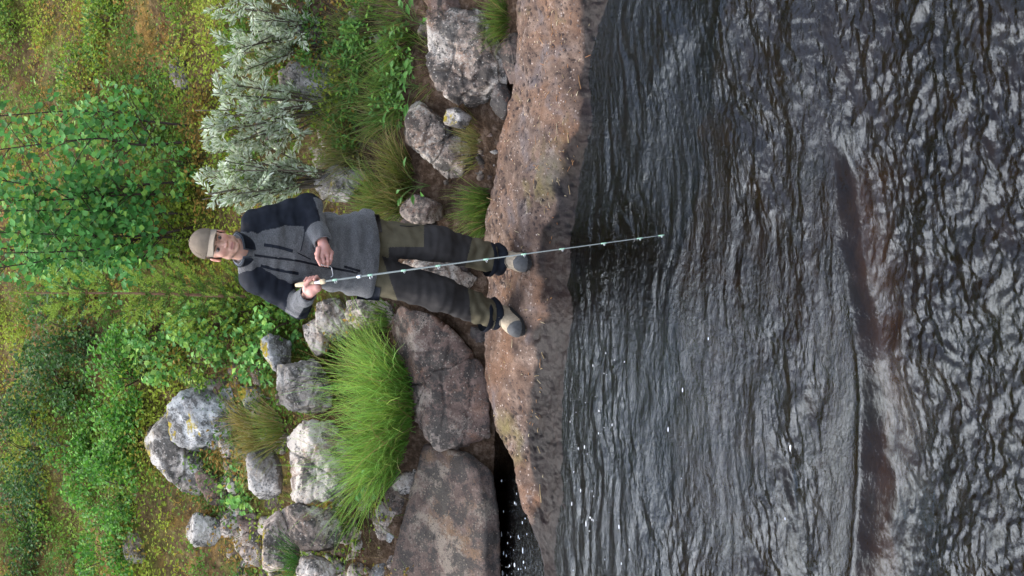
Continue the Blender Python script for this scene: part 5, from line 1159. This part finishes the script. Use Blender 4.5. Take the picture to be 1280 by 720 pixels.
# ---- collars
def collar(name, r0, r1, h0, h1, gap, mat, parent, th=.006, tilt=.02):
    nu, nv_ = 37, 6; an = np.linspace(gap, 2 * math.pi - gap, nu); c0 = J['neck'] * .45 + H(0, -.02, -.12) * .55; up_ = norm(H(0, -.02, -.06) - J['neck']); rows = []
    for sgn in (0, 1):
        for a_ in an:
            for k in range(nv_):
                t = k / (nv_ - 1); r_ = r0 + (r1 - r0) * t ** 1.5 + sgn * th; dirv = TF * math.cos(a_) + TS * math.sin(a_); fl = math.cos(a_); rows.append(c0 + dirv * r_ * (1.0 + .12 * abs(fl)) + up_ * (h0 + (h1 - h0) * t - tilt * fl * (1 - .3 * t)))
    V = np.array(rows); g1 = grid_faces(nu, nv_); n = nu * nv_; i = np.arange(n).reshape(nu, nv_); rim = np.concatenate([i[:-1, 0], i[-1, :-1], i[::-1, -1][:-1], i[0, ::-1][:-1]]); r2 = np.roll(rim, -1)
    return mk(name, W(V), np.vstack([g1, g1[:, ::-1] + n, np.stack([rim, r2, r2 + n, rim + n], 1)]), mat, parent)
collar('collar', .070, .084, -.045, .022, .30, M_NAVY, jk); collar('shirt_collar', .062, .072, -.02, .030, .22, M_COLL, jk, .004)
collar('collar_lining', .066, .080, -.02, .026, .34, M_COLL, jk, .0025)

# ------------------------------------------------------------------ fishing rod
M_CORK = plain('cork', (.52, .40, .26), .85, .2, var=.18, scale=90, bump=.3, bscale=200)
M_BLANK = plain('rod_blank', (.12, .135, .13), .5, .5, var=.08)
M_STEEL = plain('brushed_metal', (.55, .56, .58), .3, .5, metal=.9)
M_WRAP = plain('pale_green_wrap', (.22, .36, .26), .5, .5)
rod = empty('fishing_rod', ROD0); tag(rod, 'thin grey fishing rod with cork grip pointing down over the water', 'fishing rod')
def rt(t0, t1, r0, r1, n=8): return tube([RD * (t0 + (t1 - t0) * k / (n - 1)) for k in range(n)], np.linspace(r0, r1, n), 12)
t_grip, t_seat, t_fore = rodpt(394), rodpt(401), rodpt(407)
a = Acc(); ts = np.linspace(-.0, t_grip, 12); V, F = tube([RD * t for t in ts], np.interp(ts, [0, .02, t_grip * .6, t_grip], [.009, .0125, .0135, .0125]), 14); a.add(V, F); a.build('cork_grip', M_CORK, rod)
a = Acc(); V, F = rt(t_grip, t_seat, .0120, .0120); a.add(V, F); a.build('reel_seat', M_STEEL, rod)
a = Acc(); ts = np.linspace(t_seat, t_fore, 8); V, F = tube([RD * t for t in ts], np.interp(ts, [t_seat, t_fore - .01, t_fore], [.014, .0135, .008]), 14); a.add(V, F); a.build('fore_grip', M_CORK, rod)
a = Acc(); V, F = rt(t_fore, RODL, .0054, .0015, 40); a.add(V, F); a.build('blank', M_BLANK, rod)
rv = norm(-VIEW - RD * (-VIEW @ RD)); ru = np.cross(RD, rv)
for px, big in ((419, 1.0), (463, 1.25), (505, .5), (548, .9), (608, .7), (655, .6), (703, .5), (755, .4), (800, .3), (827, .3)):
    t = rodpt(px); r_b = np.interp(t, [t_fore, RODL], [.0054, .0015]); a = Acc(); V, F = rt(t - .014, t + .014, r_b + .0008, r_b + .0008, 4); a.add(V, F); wr_ = a.build('wrap', M_WRAP, rod)
    R_ = .003 + .0055 * big; cc_ = RD * t - ru * 0 + (ru * .75 - rv * .2) * (r_b + R_); th = np.linspace(0, 2 * math.pi, 17); V, F = tube([cc_ + (ru * math.cos(x_) + rv * math.sin(x_)) * R_ for x_ in th], .0012 + .0006 * big, 6, cap=False); a = Acc(); a.add(V, F)
    V, F = tube([RD * (t - .01) + ru * r_b, cc_ - (ru * .75) * R_], .0011, 5); a.add(V, F); a.build('guide_ring', M_STEEL, rod)
t = rodpt(449); a = Acc(); V, F = rt(t - .010, t + .012, .0095, .0090, 5); a.add(V, F); a.build('ferrule', M_STEEL, rod)
# small bent metal hook pinched in the left hand
hk = np.array([P(401, 329.5, 7.372), P(403, 331.5, 7.36), P(413, 333.5, 7.36), P(415, 337, 7.36), P(416, 344, 7.36), P(413.5, 346.5, 7.36)]); a = Acc(); V, F = tube(spline(hk, 30) - hk[0], .0018, 7); a.add(V, F)
o = a.build('wire_hook', M_STEEL); o.location = hk[0]; tag(o, 'small bent metal hook pinched in the angler\'s left hand', 'hook')
# ------------------------------------------------------------------ needles and litter on the ledge, foam on the water
lr = np.random.default_rng(91)
M_LITTER = attrmat('dry_litter', .85, .2, 200, .2, .002, .2, 80)
a = Acc()
for k in range(620):
    if k < 330: px, py = lr.normal(692, 16) + .0, lr.uniform(0, 720); px -= (py - 300) * .02
    elif k < 430: px, py = lr.normal(680, 14), lr.normal(520, 40)
    else: px, py = lr.uniform(615, 700), lr.uniform(20, 680)
    p0 = PZ(px, py, -.01); X1 = np.array([p0[0]]); Y1 = np.array([p0[1]])
    if not (shoreY(X1)[0] + .17 < p0[1] < backY(X1)[0] - .03): continue
    z = float(ledge_top(X1, Y1)[0]); L = lr.uniform(.008, .030) if lr.random() < .85 else lr.uniform(.05, .10); an = lr.uniform(0, 6.28); d = np.array([math.cos(an), math.sin(an), 0]) * L / 2; c = np.array([p0[0], p0[1], z + .003])
    q = np.array([c - d, c + np.array([lr.normal() * .002, lr.normal() * .002, .003]), c + d]); V, F = tube(q, lr.uniform(.0009, .0019), 4)
    a.add(V, F, np.array([(.42, .22, .09), (.50, .36, .18), (.34, .16, .07), (.55, .45, .28)])[lr.integers(0, 4)] * lr.uniform(.7, 1.1))
tag(a.build('needle_litter', M_LITTER), 'dry orange needles and straw scattered on the ledge', 'litter', kind='stuff')
M_FOAM = plain('foam', (.48, .48, .47), .6, .4, var=.05, bump=.3, bscale=160)
a = Acc(); D, Fi = ico(2)
def fleck(px, py, s):
    p0 = PZ(px, py, WZ); z = float(wave(np.array([p0[0]]), np.array([p0[1]]))[0]); s = s * lr.random() ** .7; e = np.array([lr.uniform(.7, 1.9), lr.uniform(.5, 1.0), .18]) * s
    V = np.array([p0[0], p0[1], z + .001]) + D * e * (1 + .25 * noise(D * 2.2 + lr.uniform(0, 50)))[:, None]; a.add(V, Fi)
for k in range(60): fleck(lr.uniform(614, 660), 720 - abs(lr.normal(0, 55)), lr.uniform(.004, .015))
for k in range(40): fleck(lr.uniform(712, 790), lr.uniform(440, 720), lr.uniform(.003, .010))
for k in range(14): fleck(lr.uniform(760, 1030), lr.uniform(420, 720), lr.uniform(.003, .011))
for cx, cy, n in ((990, 560, 4), (738, 655, 7)):
    for k in range(n): fleck(lr.normal(cx, 5), lr.normal(cy, 6), lr.uniform(.004, .010))
tag(a.build('foam', M_FOAM), 'white foam flecks drifting on the dark water', 'foam', kind='stuff')
